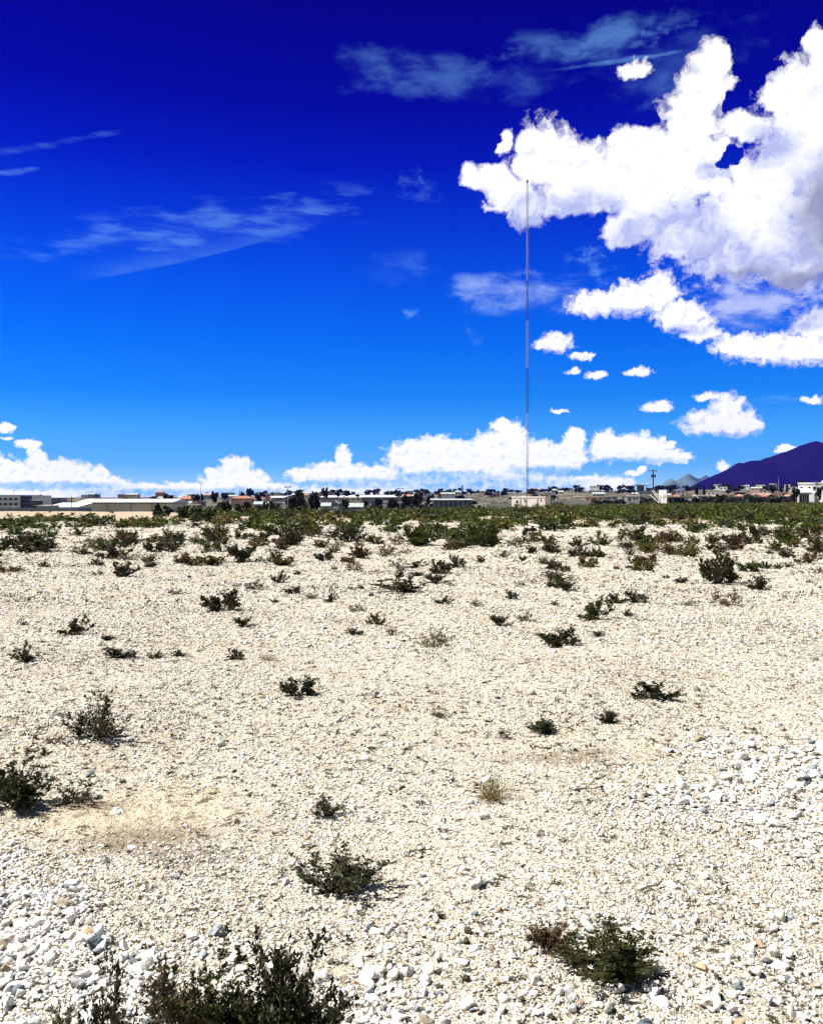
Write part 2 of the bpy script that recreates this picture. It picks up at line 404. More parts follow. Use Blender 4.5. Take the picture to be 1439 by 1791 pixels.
def shrub_parts(seed, stems=26, br=9, lv=12, leaf=0.035, th0=8, th1=72, lean=0.0, wid=0.28, start=0.22, stem_r=0.008):
    r = np.random.default_rng(seed)
    SP0, SP1, R0, R1, LP, LD = [], [], [], [], [], []
    lob = r.uniform(0, 6.28, 3)
    for _ in range(stems):
        ph = r.uniform(0, 2 * math.pi); th = math.radians(th0 + (th1 - th0) * r.random() ** 0.75)
        ln = (0.62 + 0.38 * r.random()) * (0.82 + 0.22 * math.sin(ph * 2 + lob[0]) + 0.12 * math.sin(ph * 3 + lob[1]))
        d = np.array([math.sin(th) * math.cos(ph) + lean, math.sin(th) * math.sin(ph), math.cos(th)])
        ends = d * ln * np.array([0.62, 0.62, 1.0]); base = np.array([r.normal(0, 0.035), r.normal(0, 0.035), -0.01])
        t = np.linspace(0, 1, 6)[:, None]
        bend = np.array([r.normal(0, 0.07), r.normal(0, 0.07), 0.10])
        pts = base + ends * t + bend * (t * t - t) * np.array([1, 1, 1.0]) + r.normal(0, 0.008, (6, 3)) * t
        SP0.append(pts[:-1]); SP1.append(pts[1:])
        rr = np.linspace(stem_r, stem_r * 0.3, 6) * r.uniform(0.7, 1.2); R0.append(rr[:-1]); R1.append(rr[1:])
        tb = start + (1 - start) * r.random(br) ** 0.8
        for tt in tb:
            q = tt * 5; i = min(int(q), 4); p = pts[i] + (pts[i + 1] - pts[i]) * (q - i)
            tan = pts[i + 1] - pts[i]; tan /= np.linalg.norm(tan)
            bd = tan * 0.9 + r.normal(0, 0.5, 3) + np.array([0, 0, 0.25]); bd /= np.linalg.norm(bd)
            bl = r.uniform(0.08, 0.2) * (1.15 - 0.5 * tt)
            SP0.append(p[None]); SP1.append((p + bd * bl)[None]); R0.append([stem_r * 0.4]); R1.append([stem_r * 0.15])
            k = r.poisson(lv)
            if k:
                s = r.random(k)[:, None]
                LP.append(p + bd * bl * s + r.normal(0, 0.012, (k, 3))); dd = bd * 0.7 + r.normal(0, 0.6, (k, 3)) + np.array([0, 0, 0.2])
                LD.append(dd / np.linalg.norm(dd, axis=1, keepdims=True))
    VS, FS = tubes_np(np.concatenate(SP0), np.concatenate(SP1), np.concatenate(R0), np.concatenate(R1))
    VL, FL = leaves_np(np.concatenate(LP), np.concatenate(LD), leaf, wid, r)
    lo = np.percentile(VL, 1.5, axis=0); hi = np.percentile(VL, 98.5, axis=0); hi[2] = np.percentile(VL[:, 2], 99.7)
    sc = np.array([1 / (hi[0] - lo[0]), 1 / (hi[1] - lo[1]), 1 / max(hi[2], 0.1)]); c = np.array([(lo[0] + hi[0]) / 2, (lo[1] + hi[1]) / 2, 0])
    VS = (VS - c * 0.6) * sc; VL = (VL - c * 0.6) * sc
    VL[:, 2] = np.maximum(VL[:, 2], -0.03)
    return VS, FS, VL, FL

SHRUB_LIB = {}
def shrub_lib(key, mat, n, **kw):
    L_ = []
    for i in range(n):
        VS, FS, VL, FL = shrub_parts(hash_key(key) + i * 13, **kw)
        L_.append((np_mesh('branches', VS, FS, BARK), VL, FL, {}))
    SHRUB_LIB[key] = L_

def hash_key(k):
    return sum((i + 1) * ord(c) for i, c in enumerate(k)) * 7

shrub_lib('near', None, 6, stems=34, br=12, lv=15, leaf=0.040, th1=74)
shrub_lib('mid', None, 8, stems=20, br=9, lv=7, leaf=0.075, th1=74, wid=0.3, stem_r=0.012)
shrub_lib('sparse', None, 4, stems=14, br=7, lv=7, leaf=0.055, th1=80, stem_r=0.009)
shrub_lib('plume', None, 5, stems=17, br=10, lv=9, leaf=0.075, th0=20, th1=84, stem_r=0.014, start=0.3)
shrub_lib('airy', None, 3, stems=24, br=11, lv=7, leaf=0.048, th1=80, stem_r=0.008)
shrub_lib('dead', None, 3, stems=30, br=9, lv=2.5, leaf=0.05, th1=80, stem_r=0.006)

def leaf_mesh(entry, colr):
    if colr not in entry[3]:
        entry[3][colr] = np_mesh('foliage', entry[1], entry[2], FOL[colr])
    return entry[3][colr]

shrub_count = 0
def shrub(x, D, w, h, form, colr, label, group=None, var=None, depth=0.9):
    global shrub_count
    e = SHRUB_LIB[form][(shrub_count if var is None else var) % len(SHRUB_LIB[form])]; shrub_count += 1
    rz = random.uniform(0, 6.28) if var is None else 0.0
    k = 0.5 + 0.5 * abs(math.cos(2 * rz))
    t = thing('desert_shrub', label, 'shrub', (x, D, gz(x, D)), rz, group, (w, w * (depth * k + 1 - k), h))
    link('branches', e[0], t); link('foliage', leaf_mesh(e, colr), t)
    return t

GRP = 'desert shrubs scattered over the gravel field'
TINY = 'small twiggy shrub thinly scattered on the gravel before the scrub'
def px_shrub(px, py, w, h, form, colr, label=None, var=None):
    D = dist_of(py)
    s = D / FPX
    return shrub(X(px, D), D, w * s, h * s, form, colr, label or TINY, GRP if label else 'twiggy shrubs on the gravel before the scrub', var)

HAND = [
 # the corner bushes, lower left
 (500, 1850, 200, 228, 'near', 'dark', 'largest dark leafy bush at the bottom edge of the picture', 0),
 (440, 1838, 110, 135, 'near', 'dark', 'dark lower bush wedged between two taller ones at the bottom edge', 2),
 (365, 1838, 130, 182, 'near', 'deep', 'dark bush joined to the left of the largest bottom bush', 1),
 (285, 1880, 170, 150, 'dead', 'brown', 'brown dried bush between the green shoots in the lower left corner', 0),
 (196, 1835, 100, 178, 'airy', 'dark', 'upright thin green bush in the lower left corner among white stones', 0),
 (108, 1815, 50, 85, 'sparse', 'green', 'little thin bush leftmost along the bottom edge among white stones', 1),
 (300, 1790, 90, 135, 'airy', 'dark', 'slanting leafy shoot rising behind the brown dried bush', 2),
 (545, 1795, 70, 90, 'sparse', 'dark', 'low leafy fringe on the right side of the largest bottom bush', 3),
 (1066, 1728, 150, 116, 'near', 'deep', 'round green bush at lower right with white stones in front', 2),
 (965, 1668, 84, 50, 'near', 'brown', 'low brownish bush touching the left of the round green bush', 3),
 (592, 1552, 152, 88, 'airy', 'dark', 'wide low leafy bush at lower centre beside a white stone', 1),
 (574, 1422, 60, 46, 'airy', 'dark', 'small upright bush above the wide leafy bush at lower centre', 2),
 (22, 1410, 122, 100, 'near', 'dark', 'dark bush cut by the left edge with spiky shoots', 1),
 (133, 1402, 76, 48, 'sparse', 'dark', 'thin sprawling bush just below the blue grey stone', 1),
 (175, 1300, 112, 84, 'airy', 'dark', 'large airy dark bush at left above the blue grey stone', 0),
 (98, 1309, 44, 16, 'sparse', 'brown', 'low brown tuft at the left foot of the large airy bush', 2),
 (520, 1218, 58, 34, 'mid', 'dark', 'dark shrub standing alone left of the round grey stone', 0),
 (772, 1252, 34, 22, 'sparse', 'olive', 'small olive shrub right of the round grey stone', 0),
 (948, 1275, 44, 34, 'near', 'dark', 'bushy dark shrub behind the tall tan weed', 2),
 (884, 1282, 26, 22, 'dead', 'brown', 'little reddish brown shrub just left of the bushy dark shrub', 1),
 (1063, 1263, 32, 23, 'mid', 'dark', 'compact dark shrub alone right of the bushy dark shrub', 2),
 (1142, 1218, 74, 30, 'plume', 'dark', 'sprawling sparse shrub at right above the stony patch', 1),
 # mid field, left
 (42, 1162, 42, 36, 'mid', 'dark', 'bushy shrub near the left edge in the middle of the field', 3),
 (133, 1114, 50, 34, 'plume', 'dark', 'dark spreading shrub at left with plume like branches', 0),
 (187, 1123, 25, 12, 'mid', 'dark', 'small low shrub right of the dark spreading shrub', 1),
 (208, 1150, 55, 18, 'mid', 'dark', 'flat wide shrub, leftmost of a row of three low ones', 4),
 (272, 1147, 30, 12, 'mid', 'brown', 'brownish low shrub in the middle of a row of three', 5),
 (312, 1143, 26, 11, 'mid', 'dark', 'little dark shrub, rightmost of a row of three low ones', 6),
 (413, 1148, 28, 18, 'plume', 'dark', 'thin shrub with upright twigs beside a dry tan tuft', 2),
 (466, 1151, 34, 14, 'dead', 'tan', 'pale tan dry tuft beside the thin upright shrub', 2),
 (425, 1094, 36, 18, 'plume', 'dark', 'ragged flat shrub below the round shrub with bare stems', 3),
 (388, 1067, 64, 42, 'plume', 'dark', 'round dark shrub with bare stems showing, left middle field', 4),
 (450, 1030, 40, 20, 'sparse', 'dark', 'sparse shrub between the bare stemmed round shrub and a dark pair', 3),
 (305, 1038, 36, 14, 'sparse', 'brown', 'flat brown sprawling shrub up left of the bare stemmed shrub', 1),
 (220, 1010, 46, 32, 'mid', 'dark', 'bushy dark shrub on the left below the long sprawling clump', 7),
 (200, 980, 52, 34, 'plume', 'dark', 'long sprawling shrub clump on the left far field', 0),
 (262, 992, 22, 12, 'mid', 'dark', 'small shrub right of the long sprawling clump', 2),
 (145, 973, 38, 18, 'mid', 'brown', 'brown shrub left of the long sprawling clump', 3),
 (170, 990, 27, 12, 'plume', 'dark', 'thin small shrub under the brown shrub on the left', 1),
 (66, 968, 72, 30, 'plume', 'dark', 'wide ragged shrub clump at far left field', 2),
 (5, 966, 38, 26, 'mid', 'dark', 'dark shrub cut off at the left edge of the far field', 5),
 (25, 1000, 40, 16, 'sparse', 'brown', 'low brown shrub close to the left edge below the ragged clump', 0),
 (77, 994, 20, 10, 'mid', 'brown', 'tiny brown shrub right of the low brown one', 6),
 (268, 965, 34, 22, 'mid', 'dark', 'rounded shrub on the left standing before the pale track', 0),
 (368, 986, 52, 30, 'mid', 'olive', 'yellowish olive shrub, brightest one in the far field', 1),
 (425, 980, 66, 36, 'plume', 'dark', 'wide dark shrub right of the yellowish one', 3),
 # mid field, centre
 (505, 955, 42, 34, 'mid', 'dark', 'tall dark shrub at centre left in front of the green scrub', 2),
 (490, 986, 42, 28, 'mid', 'olive', 'olive shrub directly above a smaller dark shrub', 4),
 (488, 1014, 30, 20, 'mid', 'dark', 'dark shrub directly below the olive one', 5),
 (567, 978, 32, 20, 'plume', 'dark', 'small ragged dark shrub right of the olive and dark pair', 4),
 (610, 951, 58, 30, 'mid', 'dark', 'broad black looking shrub in front of the scrub at centre', 6),
 (740, 956, 70, 44, 'mid', 'green', 'large green shrub in front of the scrub right of centre', 7),
 (845, 958, 50, 52, 'mid', 'green', 'tall bright green shrub left of the dumped black tyres', 0),
 (730, 990, 34, 15, 'plume', 'dark', 'flat dark shrub above the widest dark shrub', 0),
 (728, 1006, 24, 12, 'mid', 'dark', 'small shrub touching the top of the widest dark shrub', 1),
 (763, 998, 18, 18, 'plume', 'dark', 'slanting thin shrub upper right of the widest dark shrub', 1),
 (800, 990, 28, 22, 'plume', 'dark', 'fan shaped small shrub further right of the slanting one', 2),
 (700, 1037, 86, 34, 'mid', 'dark', 'widest dark shrub in the middle of the field', 3),
 (762, 1020, 42, 18, 'plume', 'dark', 'low shrub with long twigs right of the widest dark shrub', 3),
 (512, 1040, 28, 15, 'plume', 'dark', 'small shrub leftmost of three in a row at centre left', 4),
 (548, 1049, 36, 14, 'sparse', 'dark', 'flat sparse shrub, middle of three in a row at centre left', 2),
 (580, 1056, 22, 19, 'plume', 'dark', 'upright shrub rightmost of three in a row at centre left', 0),
 (627, 1071, 32, 17, 'sparse', 'olive', 'thin olive shrub up left of a denser olive one', 3),
 (657, 1091, 32, 20, 'plume', 'olive', 'denser olive shrub at the centre of the field', 1),
 (620, 1106, 28, 12, 'mid', 'dark', 'little flat dark shrub left below the denser olive one', 4),
 (687, 1105, 28, 22, 'sparse', 'brown', 'brown forked shrub right below the denser olive one', 0),
 (762, 1128, 62, 30, 'dead', 'olive', 'open branchy tan shrub with spread arms at centre', 0),
 (775, 1056, 36, 12, 'mid', 'dark', 'long flat shrub below the widest dark shrub', 5),
 (830, 1061, 28, 14, 'sparse', 'dark', 'sparse shrub right of the long flat one', 1),
 (895, 1047, 20, 15, 'plume', 'dark', 'little upright shrub right of centre standing alone', 2),
 (873, 1094, 34, 22, 'plume', 'dark', 'dark fan shrub right of centre, larger of a pair', 3),
 (918, 1084, 40, 18, 'sparse', 'dark', 'long low twiggy shrub, right one of a pair', 2),
 (977, 1130, 62, 34, 'plume', 'dark', 'dark spreading shrub with a long left arm right of centre', 4),
 # mid field, right
 (1043, 1086, 62, 40, 'plume', 'green', 'large spreading shrub at right centre with arching branches', 0),
 (1075, 1053, 34, 18, 'plume', 'dark', 'left shrub of a pair above the arching one', 1),
 (1112, 1052, 36, 19, 'plume', 'dark', 'right shrub of a pair above the arching one', 2),
 (1098, 1080, 18, 12, 'mid', 'dark', 'little shrub just right of the arching one', 6),
 (1048, 1119, 24, 10, 'mid', 'dark', 'small flat shrub below the arching one', 7),
 (1257, 1023, 62, 60, 'mid', 'dark', 'tallest dark bush on the right with grass round its foot', 0),
 (1325, 1033, 38, 26, 'mid', 'dark', 'bushy shrub to the right of the tallest dark bush', 2),
 (1278, 1061, 46, 32, 'sparse', 'brown', 'brown thin shrub below the tallest dark bush', 3),
 (1205, 1058, 32, 14, 'sparse', 'olive', 'small olive shrub left of the brown thin one', 2),
 (990, 1031, 32, 20, 'plume', 'dark', 'dark ragged shrub under a yellowish sprawl', 3),
 (975, 1017, 54, 22, 'sparse', 'olive', 'yellowish sprawling shrub on the right centre field', 1),
 (1175, 969, 34, 18, 'mid', 'brown', 'brownish shrub, left of a pair before the right scrub', 4),
 (1207, 973, 36, 22, 'mid', 'olive', 'olive brown shrub, right of a pair before the right scrub', 5),
 (1050, 951, 42, 26, 'mid', 'green', 'green shrub at the front of the scrub right of the tyres', 3),
 (1095, 956, 26, 18, 'mid', 'dark', 'dark shrub between two green ones before the right scrub', 1),
 (1133, 954, 30, 24, 'mid', 'green', 'green shrub left above the brown and olive pair', 6),
 (1285, 950, 42, 24, 'plume', 'dark', 'ragged shrub behind the tallest dark bush', 4),
 (1380, 951, 52, 34, 'mid', 'green', 'large green shrub near the right edge before the scrub', 7),
 (1425, 964, 30, 28, 'mid', 'dark', 'dark shrub at the right edge right of the large green one', 2),
 (1432, 1008, 24, 17, 'sparse', 'brown', 'brown shrub cut off at the right edge of the field', 1),
]
for r in HAND: px_shrub(*r[:7], var=r[7])
for (px, py, w, h) in [(200, 945, 20, 10), (235, 945, 16, 10), (290, 945, 16, 10), (313, 943, 20, 14), (355, 952, 25, 14), (40, 1097, 22, 12), (630, 969, 20, 12), (700, 966, 14, 5), (617, 985, 22, 11),
                       (840, 982, 18, 12), (913, 982, 18, 12), (930, 968, 26, 14), (630, 1030, 15, 8), (649, 1045, 12, 8), (1110, 975, 16, 6), (1135, 995, 16, 7), (1078, 996, 16, 6), (1215, 932, 35, 20),
                       (1360, 1000, 14, 10), (1378, 998, 18, 10), (1396, 985, 12, 7), (1360, 964, 18, 8), (1315, 964, 18, 8), (1345, 968, 14, 9), (520, 1000, 14, 7), (585, 992, 12, 6), (395, 952, 22, 12), (330, 1010, 10, 5),
                       (965, 965, 20, 12), (1010, 960, 24, 14), (1240, 958, 22, 12), (1260, 965, 30, 12), (1415, 1022, 14, 8), (970, 1055, 14, 9), (1006, 1045, 12, 7), (1165, 1010, 12, 6), (480, 1055, 16, 8), (260, 1050, 10, 5)]:
    px_shrub(px, py, w, h, random.choice(['mid', 'plume', 'sparse']), random.choice(['dark', 'dark', 'brown', 'green']))

# the tall tan weed right of centre
def dry_weed(px, py, w, h, label):
    D = dist_of(py); s = D / FPX; r = np.random.default_rng(int(px))
    n = 170
    th = np.radians(r.uniform(8, 80, n)); ph = r.uniform(0, 6.28, n); ln = r.uniform(0.4, 1.0, n) * w * s * 0.55
    d = np.stack([np.sin(th) * np.cos(ph), np.sin(th) * np.sin(ph), np.cos(th)], 1)
    b = r.normal(0, w * s * 0.08, (n, 3)); b[:, 2] = -0.003
    m = b + d * ln[:, None] * 0.6; e = m + (d + r.normal(0, 0.5, (n, 3))) * ln[:, None] * 0.4
    V1, F1 = tubes_np(b, m, np.full(n, 0.0011), np.full(n, 0.0008)); V2, F2 = tubes_np(m, e, np.full(n, 0.0008), np.full(n, 0.0004))
    x = X(px, D); t = thing('dry_weed', label, 'weed', (x, D, gz(x, D)))
    link('stalks', np_mesh('stalks', np.concatenate([V1, V2]), np.concatenate([F1, F2 + len(V1)]), FOL['tan']), t)
    k = 500; i = r.integers(0, n, k); q = r.random(k)[:, None]
    P = m[i] + (e[i] - m[i]) * q; dd = d[i] + r.normal(0, 0.7, (k, 3)); dd /= np.linalg.norm(dd, axis=1, keepdims=True)
    V, F = leaves_np(P, dd, 0.009, 0.25, r); link('dry_foliage', np_mesh('dry_foliage', V, F, FOL['olive']), t)
    mb = MB(); hh = h * s
    pts = [(0, 0, 0), (0.012, 0, hh * 0.35), (0.005, 0.01, hh * 0.7), (0.02, 0.01, hh)]
    for a, c in zip(pts, pts[1:]): mb.tube(a, c, 0.0014, 0.0011, 5)
    mb.build('tall_stem', FOL['olive'], t)
dry_weed(858, 1390, 95, 100, 'tan dry weed with one tall thin stem right of centre')

def twig(px, py, lpx, ang, label, pale=False):
    D = dist_of(py); s = D / FPX; L_ = lpx * s; x = X(px, D); z = gz(x, D) + 0.012
    mb = MB(); p = [(-L_/2, 0, 0.0), (-L_*0.15, L_*0.05, 0.006), (L_*0.2, -L_*0.03, 0.004), (L_/2, L_*0.06, 0.012)]
    for a, b in zip(p, p[1:]): mb.tube(a, b, 0.0045, 0.0035, 6)
    mb.tube(p[1], (-L_*0.02, L_*0.24, 0.01), 0.003, 0.0015, 5)
    tag(mb.build('fallen_twig', BARKP if pale else BARK, None, (x, D, z), ang), label, 'twig', 'dry twigs lying on the gravel')
twig(1140, 1555, 52, 0.5, 'bare dark twig lying on the gravel above the green bush at lower right')
twig(1180, 1518, 26, -0.5, 'short dark twig above the longer twig at lower right')
twig(1030, 1380, 46, 0.1, 'dark brown twig lying flat left of the stony patch')
twig(1080, 1336, 44, 0.2, 'thin twig on the tan soil up left of the stony patch')
twig(430, 1778, 90, -0.25, 'pale dead twig lying across the foot of the largest bottom bush', True)
twig(1005, 1708, 40, 0.9, 'pale dry stalk leaning on the left of the round green bush', True)
twig(60, 1462, 40, -0.5, 'thin dark twig on the sand beside the white stone pile')

# ---------------------------------------------------------------- discarded tyres and board
D0 = dist_of(937); s0 = D0 / FPX
def tyre(px, r_px, label, lean, rz, dz=0.0):
    x = X(px, D0); R = r_px * s0; n, k = 28, 10; mb = MB(); vs = []
    for i in range(n):
        a = 2 * math.pi * i / n
        for j in range(k):
            b = 2 * math.pi * j / k
            rr = R * 0.74 + R * 0.26 * math.copysign(abs(math.cos(b)) ** 0.6, math.cos(b))
            vs.append((rr * math.cos(a), R * 0.32 * math.copysign(abs(math.sin(b)) ** 0.7, math.sin(b)), rr * math.sin(a)))
    fs = [(i * k + j, i * k + (j + 1) % k, ((i + 1) % n) * k + (j + 1) % k, ((i + 1) % n) * k + j) for i in range(n) for j in range(k)]
    mb.add(vs, fs); o = mb.build('discarded_tyre', simple_mat('tyre_rubber', (0.018, 0.018, 0.018), 0.8, 0.4, 8), None, (x, D0, gz(x, D0) + R * (0.94 if lean < 1 else 0.34) + dz))
    o.rotation_euler = (lean, 0, rz); tag(o, label, 'tyre')
tyre(918, 7.6, 'black tyre leaning at the left end of the dark dumped heap', 0.35, 1.05)
tyre(933, 9.0, 'black tyre lying flat at the bottom right of the dumped heap', 1.5, 0.3)
tyre(930, 8.4, 'black tyre lying on top of another under the white board', 1.42, 0.1, 0.19)
mb = MB(); mb.box(-0.22, 0.22, -0.12, 0.12, -0.012, 0.012)
o = mb.build('broken_board', simple_mat('white_board', (0.75, 0.75, 0.73), 0.6, 0.2, 4), None, (X(933, D0), D0 - 0.05, gz(X(933, D0), D0) + 0.47)); o.rotation_euler = (0.28, 0.16, 0.2)
tag(o, 'white broken board resting on the dumped black tyre', 'board')

# ---------------------------------------------------------------- scrub over the far part of the field
def far_shrub_unit(seed, n=150, leaf=0.17):
    VS, FS, VL, FL = shrub_parts(seed, stems=12, br=6, lv=max(1, n / 72), leaf=leaf, th1=76, wid=0.34, start=0.15, stem_r=0.012)
    return VL.reshape(-1, 4, 3)
def scrub_points():
    n = 26000
    t = rng.random(n); d = np.sqrt(15 ** 2 + t * (230 ** 2 - 15 ** 2)); u = rng.uniform(-0.56, 0.56, n); x = u * d
    edge = field_edge(u) + 5
    patch = 0.5 + 0.5 * np.sin(x * 0.35 + 1.5 * np.sin(d * 0.21)) * np.sin(d * 0.33 + 1.3 * np.sin(x * 0.27))
    patch2 = 0.5 + 0.5 * np.sin(x * 0.13 + 4.0) * np.sin(d * 0.09 + 0.8 * np.sin(x * 0.1))
    start = np.interp(u, [-0.5, -0.25, -0.15, 0, 0.2, 0.5], [47.5, 47, 43, 36, 34, 32])
    p = sstep(start - 8, start + 32, d) * (0.22 + 0.5 * patch * (0.5 + patch2)) + 0.3 * sstep(start + 20, start + 60, d)
    p = np.maximum(p, 0.75 * sstep(11, start * 0.9, d) * (d < start + 4))
    p = np.where((u < -0.20) & (d > 47), np.maximum(p, 0.75), p)
    bare = (u < -0.262 + 0.02 * np.sin(d * 0.3)) & (d > 62 - 14 * (u + 0.262))
    p = np.where(bare, np.where(d < 80, 0.06, 0.03), p)
    p = np.where((u < -0.2) & (d < 47) & (d > 40), 0.02, p)
    keep = (rng.random(n) < p * np.where(d < 90, 0.47, 0.60)) & (d < edge)
    x, d, u = x[keep], d[keep], u[keep]
    ok = ~((np.abs(x - X(926, D0)) < 1.6) & (np.abs(d - D0) < 4) & (d < D0 + 1))
    x, d, u = x[ok], d[ok], u[ok]
    o = np.argsort(d); return x[o], d[o], u[o]
sx, sd, su = scrub_points()
n_obj = 300 - len(HAND) - 38
SCG = 'green scrub bushes at the far side of the field'
for i in range(n_obj):
    left = su[i] < -0.2
    w = random.uniform(0.55, 1.25) * (1.2 if left else 1.0); h = w * random.uniform(0.42, 0.72)
    if left: h = min(h, random.uniform(0.34, 0.66) + max(0.0, float(su[i]) + 0.4))
    k_ = min(1.0, max(0.4, float(sd[i]) / 44)) if not left or sd[i] < 40 else 1.0; w *= k_; h *= k_
    shrub(float(sx[i]), float(sd[i]), w, h, random.choice(['mid', 'plume', 'sparse'] if sd[i] < 40 else ['mid', 'plume', 'mid']), random.choice(['green', 'green', 'dark', 'olive', 'green'] if sd[i] > 36 else ['green', 'dark', 'olive', 'brown']), 'green bush in the band of scrub at the far side of the field' if sd[i] > 36 else 'small twiggy shrub thinly scattered on the gravel before the scrub', SCG if sd[i] > 36 else 'twiggy shrubs on the gravel before the scrub')
def build_scrub():
    groups = {'green': [], 'dark': [], 'olive': []}
    U = [far_shrub_unit(500 + i) for i in range(10)]
    for x, d, u in zip(sx[n_obj:], sd[n_obj:], su[n_obj:]):
        q = U[rng.integers(10)]
        if d > 95: q = q[::2]
        w = rng.uniform(0.6, 1.4); h = w * rng.uniform(0.42, 0.70)
        if u < -0.2 and d < 64: h = min(h, 0.30 + 0.3 * rng.random() + max(0, u + 0.4))
        if u < -0.262 and d > 63: w *= 0.5; h *= 0.5
        a = rng.uniform(0, 6.28); c, s = math.cos(a), math.sin(a)
        P = q * np.array([w, w, h * 1.05]); P = np.stack([P[..., 0] * c - P[..., 1] * s + x, P[..., 0] * s + P[..., 1] * c + d, P[..., 2] + gz(x, d)], -1)
        groups[rng.choice(['green', 'dark', 'olive'], p=[0.62, 0.26, 0.12])].append(P)
    V = np.concatenate(sum(groups.values(), [])).reshape(-1, 3)
    mi = np.concatenate([np.full(sum(len(p) for p in g), i) for i, g in enumerate(groups.values())]).astype(np.int32)
    me = np_mesh('scrub', V, np.arange(len(V)).reshape(-1, 4), FOL['green']); me.materials.append(FOL['dark']); me.materials.append(FOL['olive'])
    me.polygons.foreach_set('material_index', mi)
    o = link('scrub', me); o['kind'] = 'stuff'
    print('scrub bushes', len(sx))
build_scrub()

# ---------------------------------------------------------------- dry litter and seedlings between the stones
def build_litter():
    Vs, Ts = [], []
    cols = np.array([(0.026, 0.026, 0.011), (0.055, 0.035, 0.02), (0.26, 0.18, 0.08), (0.045, 0.052, 0.016), (0.11, 0.06, 0.035)])
    for n, d0, d1, p, hmed, bw in ((56000, 2.4, 6.0, 0.8, 0.0066, 0.12), (80000, 6.0, 14.0, 0.6, 0.0088, 0.19), (72000, 14.0, 34.0, 0.4, 0.0175, 0.21), (26000, 34.0, 70.0, 0.3, 0.042, 0.2)):
        x, d = field_points(n, d0, d1, p)
        cl = 0.5 + 0.5 * np.sin(x * 1.1 + 2 * np.sin(d * 0.5) + 1) * np.sin(d * 0.9 + 1.5 * np.sin(x * 0.6))
        keep = rng.random(n) < 0.35 + 0.65 * cl ** 2
        keep &= rng.random(n) > np.maximum(*in_left_pile(x, d)) * 0.9
        x, d = x[keep], d[keep]; n = len(x)
        B = 7
        h = np.clip(rng.lognormal(math.log(hmed), 0.5, n), hmed * 0.4, hmed * 3.5)
        base = np.stack([x, d, ground_z(x, d) - 0.002], 1)[:, None] + rng.normal(size=(n, B, 3)) * (h * 0.45)[:, None, None] * np.array([1, 1, 0.0])
        dr = rng.normal(size=(n, B, 3)) * 0.8; dr[..., 2] = np.abs(dr[..., 2]) + 0.45; dr /= np.linalg.norm(dr, axis=-1, keepdims=True)
        ln = h[:, None, None] * rng.uniform(0.5, 1.2, (n, B, 1))
        sd_ = np.cross(dr, rng.normal(size=(n, B, 3))); sd_ /= np.linalg.norm(sd_, axis=-1, keepdims=True)
        tri = np.stack([base - sd_ * ln * bw, base + sd_ * ln * bw, base + dr * ln + sd_ * ln * 0.03, base + dr * ln - sd_ * ln * 0.05], 2)
        c = cols[rng.choice(5, n, p=[0.44, 0.26, 0.06, 0.16, 0.08])] * rng.uniform(0.7, 1.3, (n, 1))
        Vs.append(tri.reshape(-1, 3)); Ts.append(np.repeat(c, B * 4, 0))
    V = np.concatenate(Vs); T = np.concatenate(Ts)
    o = link('dry_litter', np_mesh('dry_litter', V, np.arange(len(V)).reshape(-1, 4), attr_mat('litter', 0.9, 0.2, 30), T)); o['kind'] = 'stuff'
build_litter()
# ---------------------------------------------------------------- town materials
WHITE = simple_mat('white_paint', (0.86, 0.86, 0.85), 0.7, 0.12, 0.4)
CREAM = simple_mat('cream_render', (0.72, 0.64, 0.50), 0.8, 0.12, 0.3)
PANEL = simple_mat('warehouse_panel', (0.78, 0.71, 0.58), 0.7, 0.08, 0.15)
GREYW = simple_mat('grey_render', (0.36, 0.37, 0.38), 0.85, 0.2, 0.4)
BLUEG = simple_mat('blue_grey_sheet', (0.17, 0.22, 0.28), 0.5, 0.25, 0.4)
BLUEDK = simple_mat('dark_blue_cladding_and_shade', (0.05, 0.06, 0.13), 0.4, 0.2, 0.4)  # warehouse ribs, and the shade painted onto the office's side
DARKTRIM = simple_mat('dark_trim', (0.03, 0.03, 0.03), 0.6, 0.2, 1)
WROOF = simple_mat('white_metal_roof', (0.82, 0.82, 0.82), 0.45, 0.08, 0.3)
TILE = simple_mat('terracotta_tile', (0.32, 0.14, 0.095), 0.85, 0.3, 1.2)
TILE2 = simple_mat('orange_tile', (0.36, 0.215, 0.155), 0.85, 0.3, 1.2)
PINKW = simple_mat('pinkish_render', (0.62, 0.42, 0.32), 0.85, 0.15, 0.5)
PALEPINK = simple_mat('pale_block_paint', (0.84, 0.79, 0.77), 0.8, 0.15, 1.2)
GLASS = simple_mat('dark_window_glass', (0.015, 0.018, 0.022), 0.15, 0.1, 1, spec=0.5)
GREENROOF = simple_mat('grey_green_roof', (0.30, 0.35, 0.33), 0.7, 0.2, 0.6)
STEEL = simple_mat('galvanised_steel', (0.30, 0.31, 0.32), 0.5, 0.2, 3)
WOODP = simple_mat('creosoted_wood', (0.05, 0.037, 0.028), 0.9, 0.3, 3)
MRED = simple_mat('mast_red_paint', (0.05, 0.018, 0.024), 0.6, 0.2, 2)
MWHITE = simple_mat('mast_white_paint', (0.33, 0.33, 0.35), 0.6, 0.1, 2)
BLACK = simple_mat('black_metal', (0.012, 0.012, 0.012), 0.6, 0.2, 2)

def base_z(x0, x1, y0, y1):
    return min(gz(x, y) for x in (x0, x1) for y in (y0, y1)) - 0.3

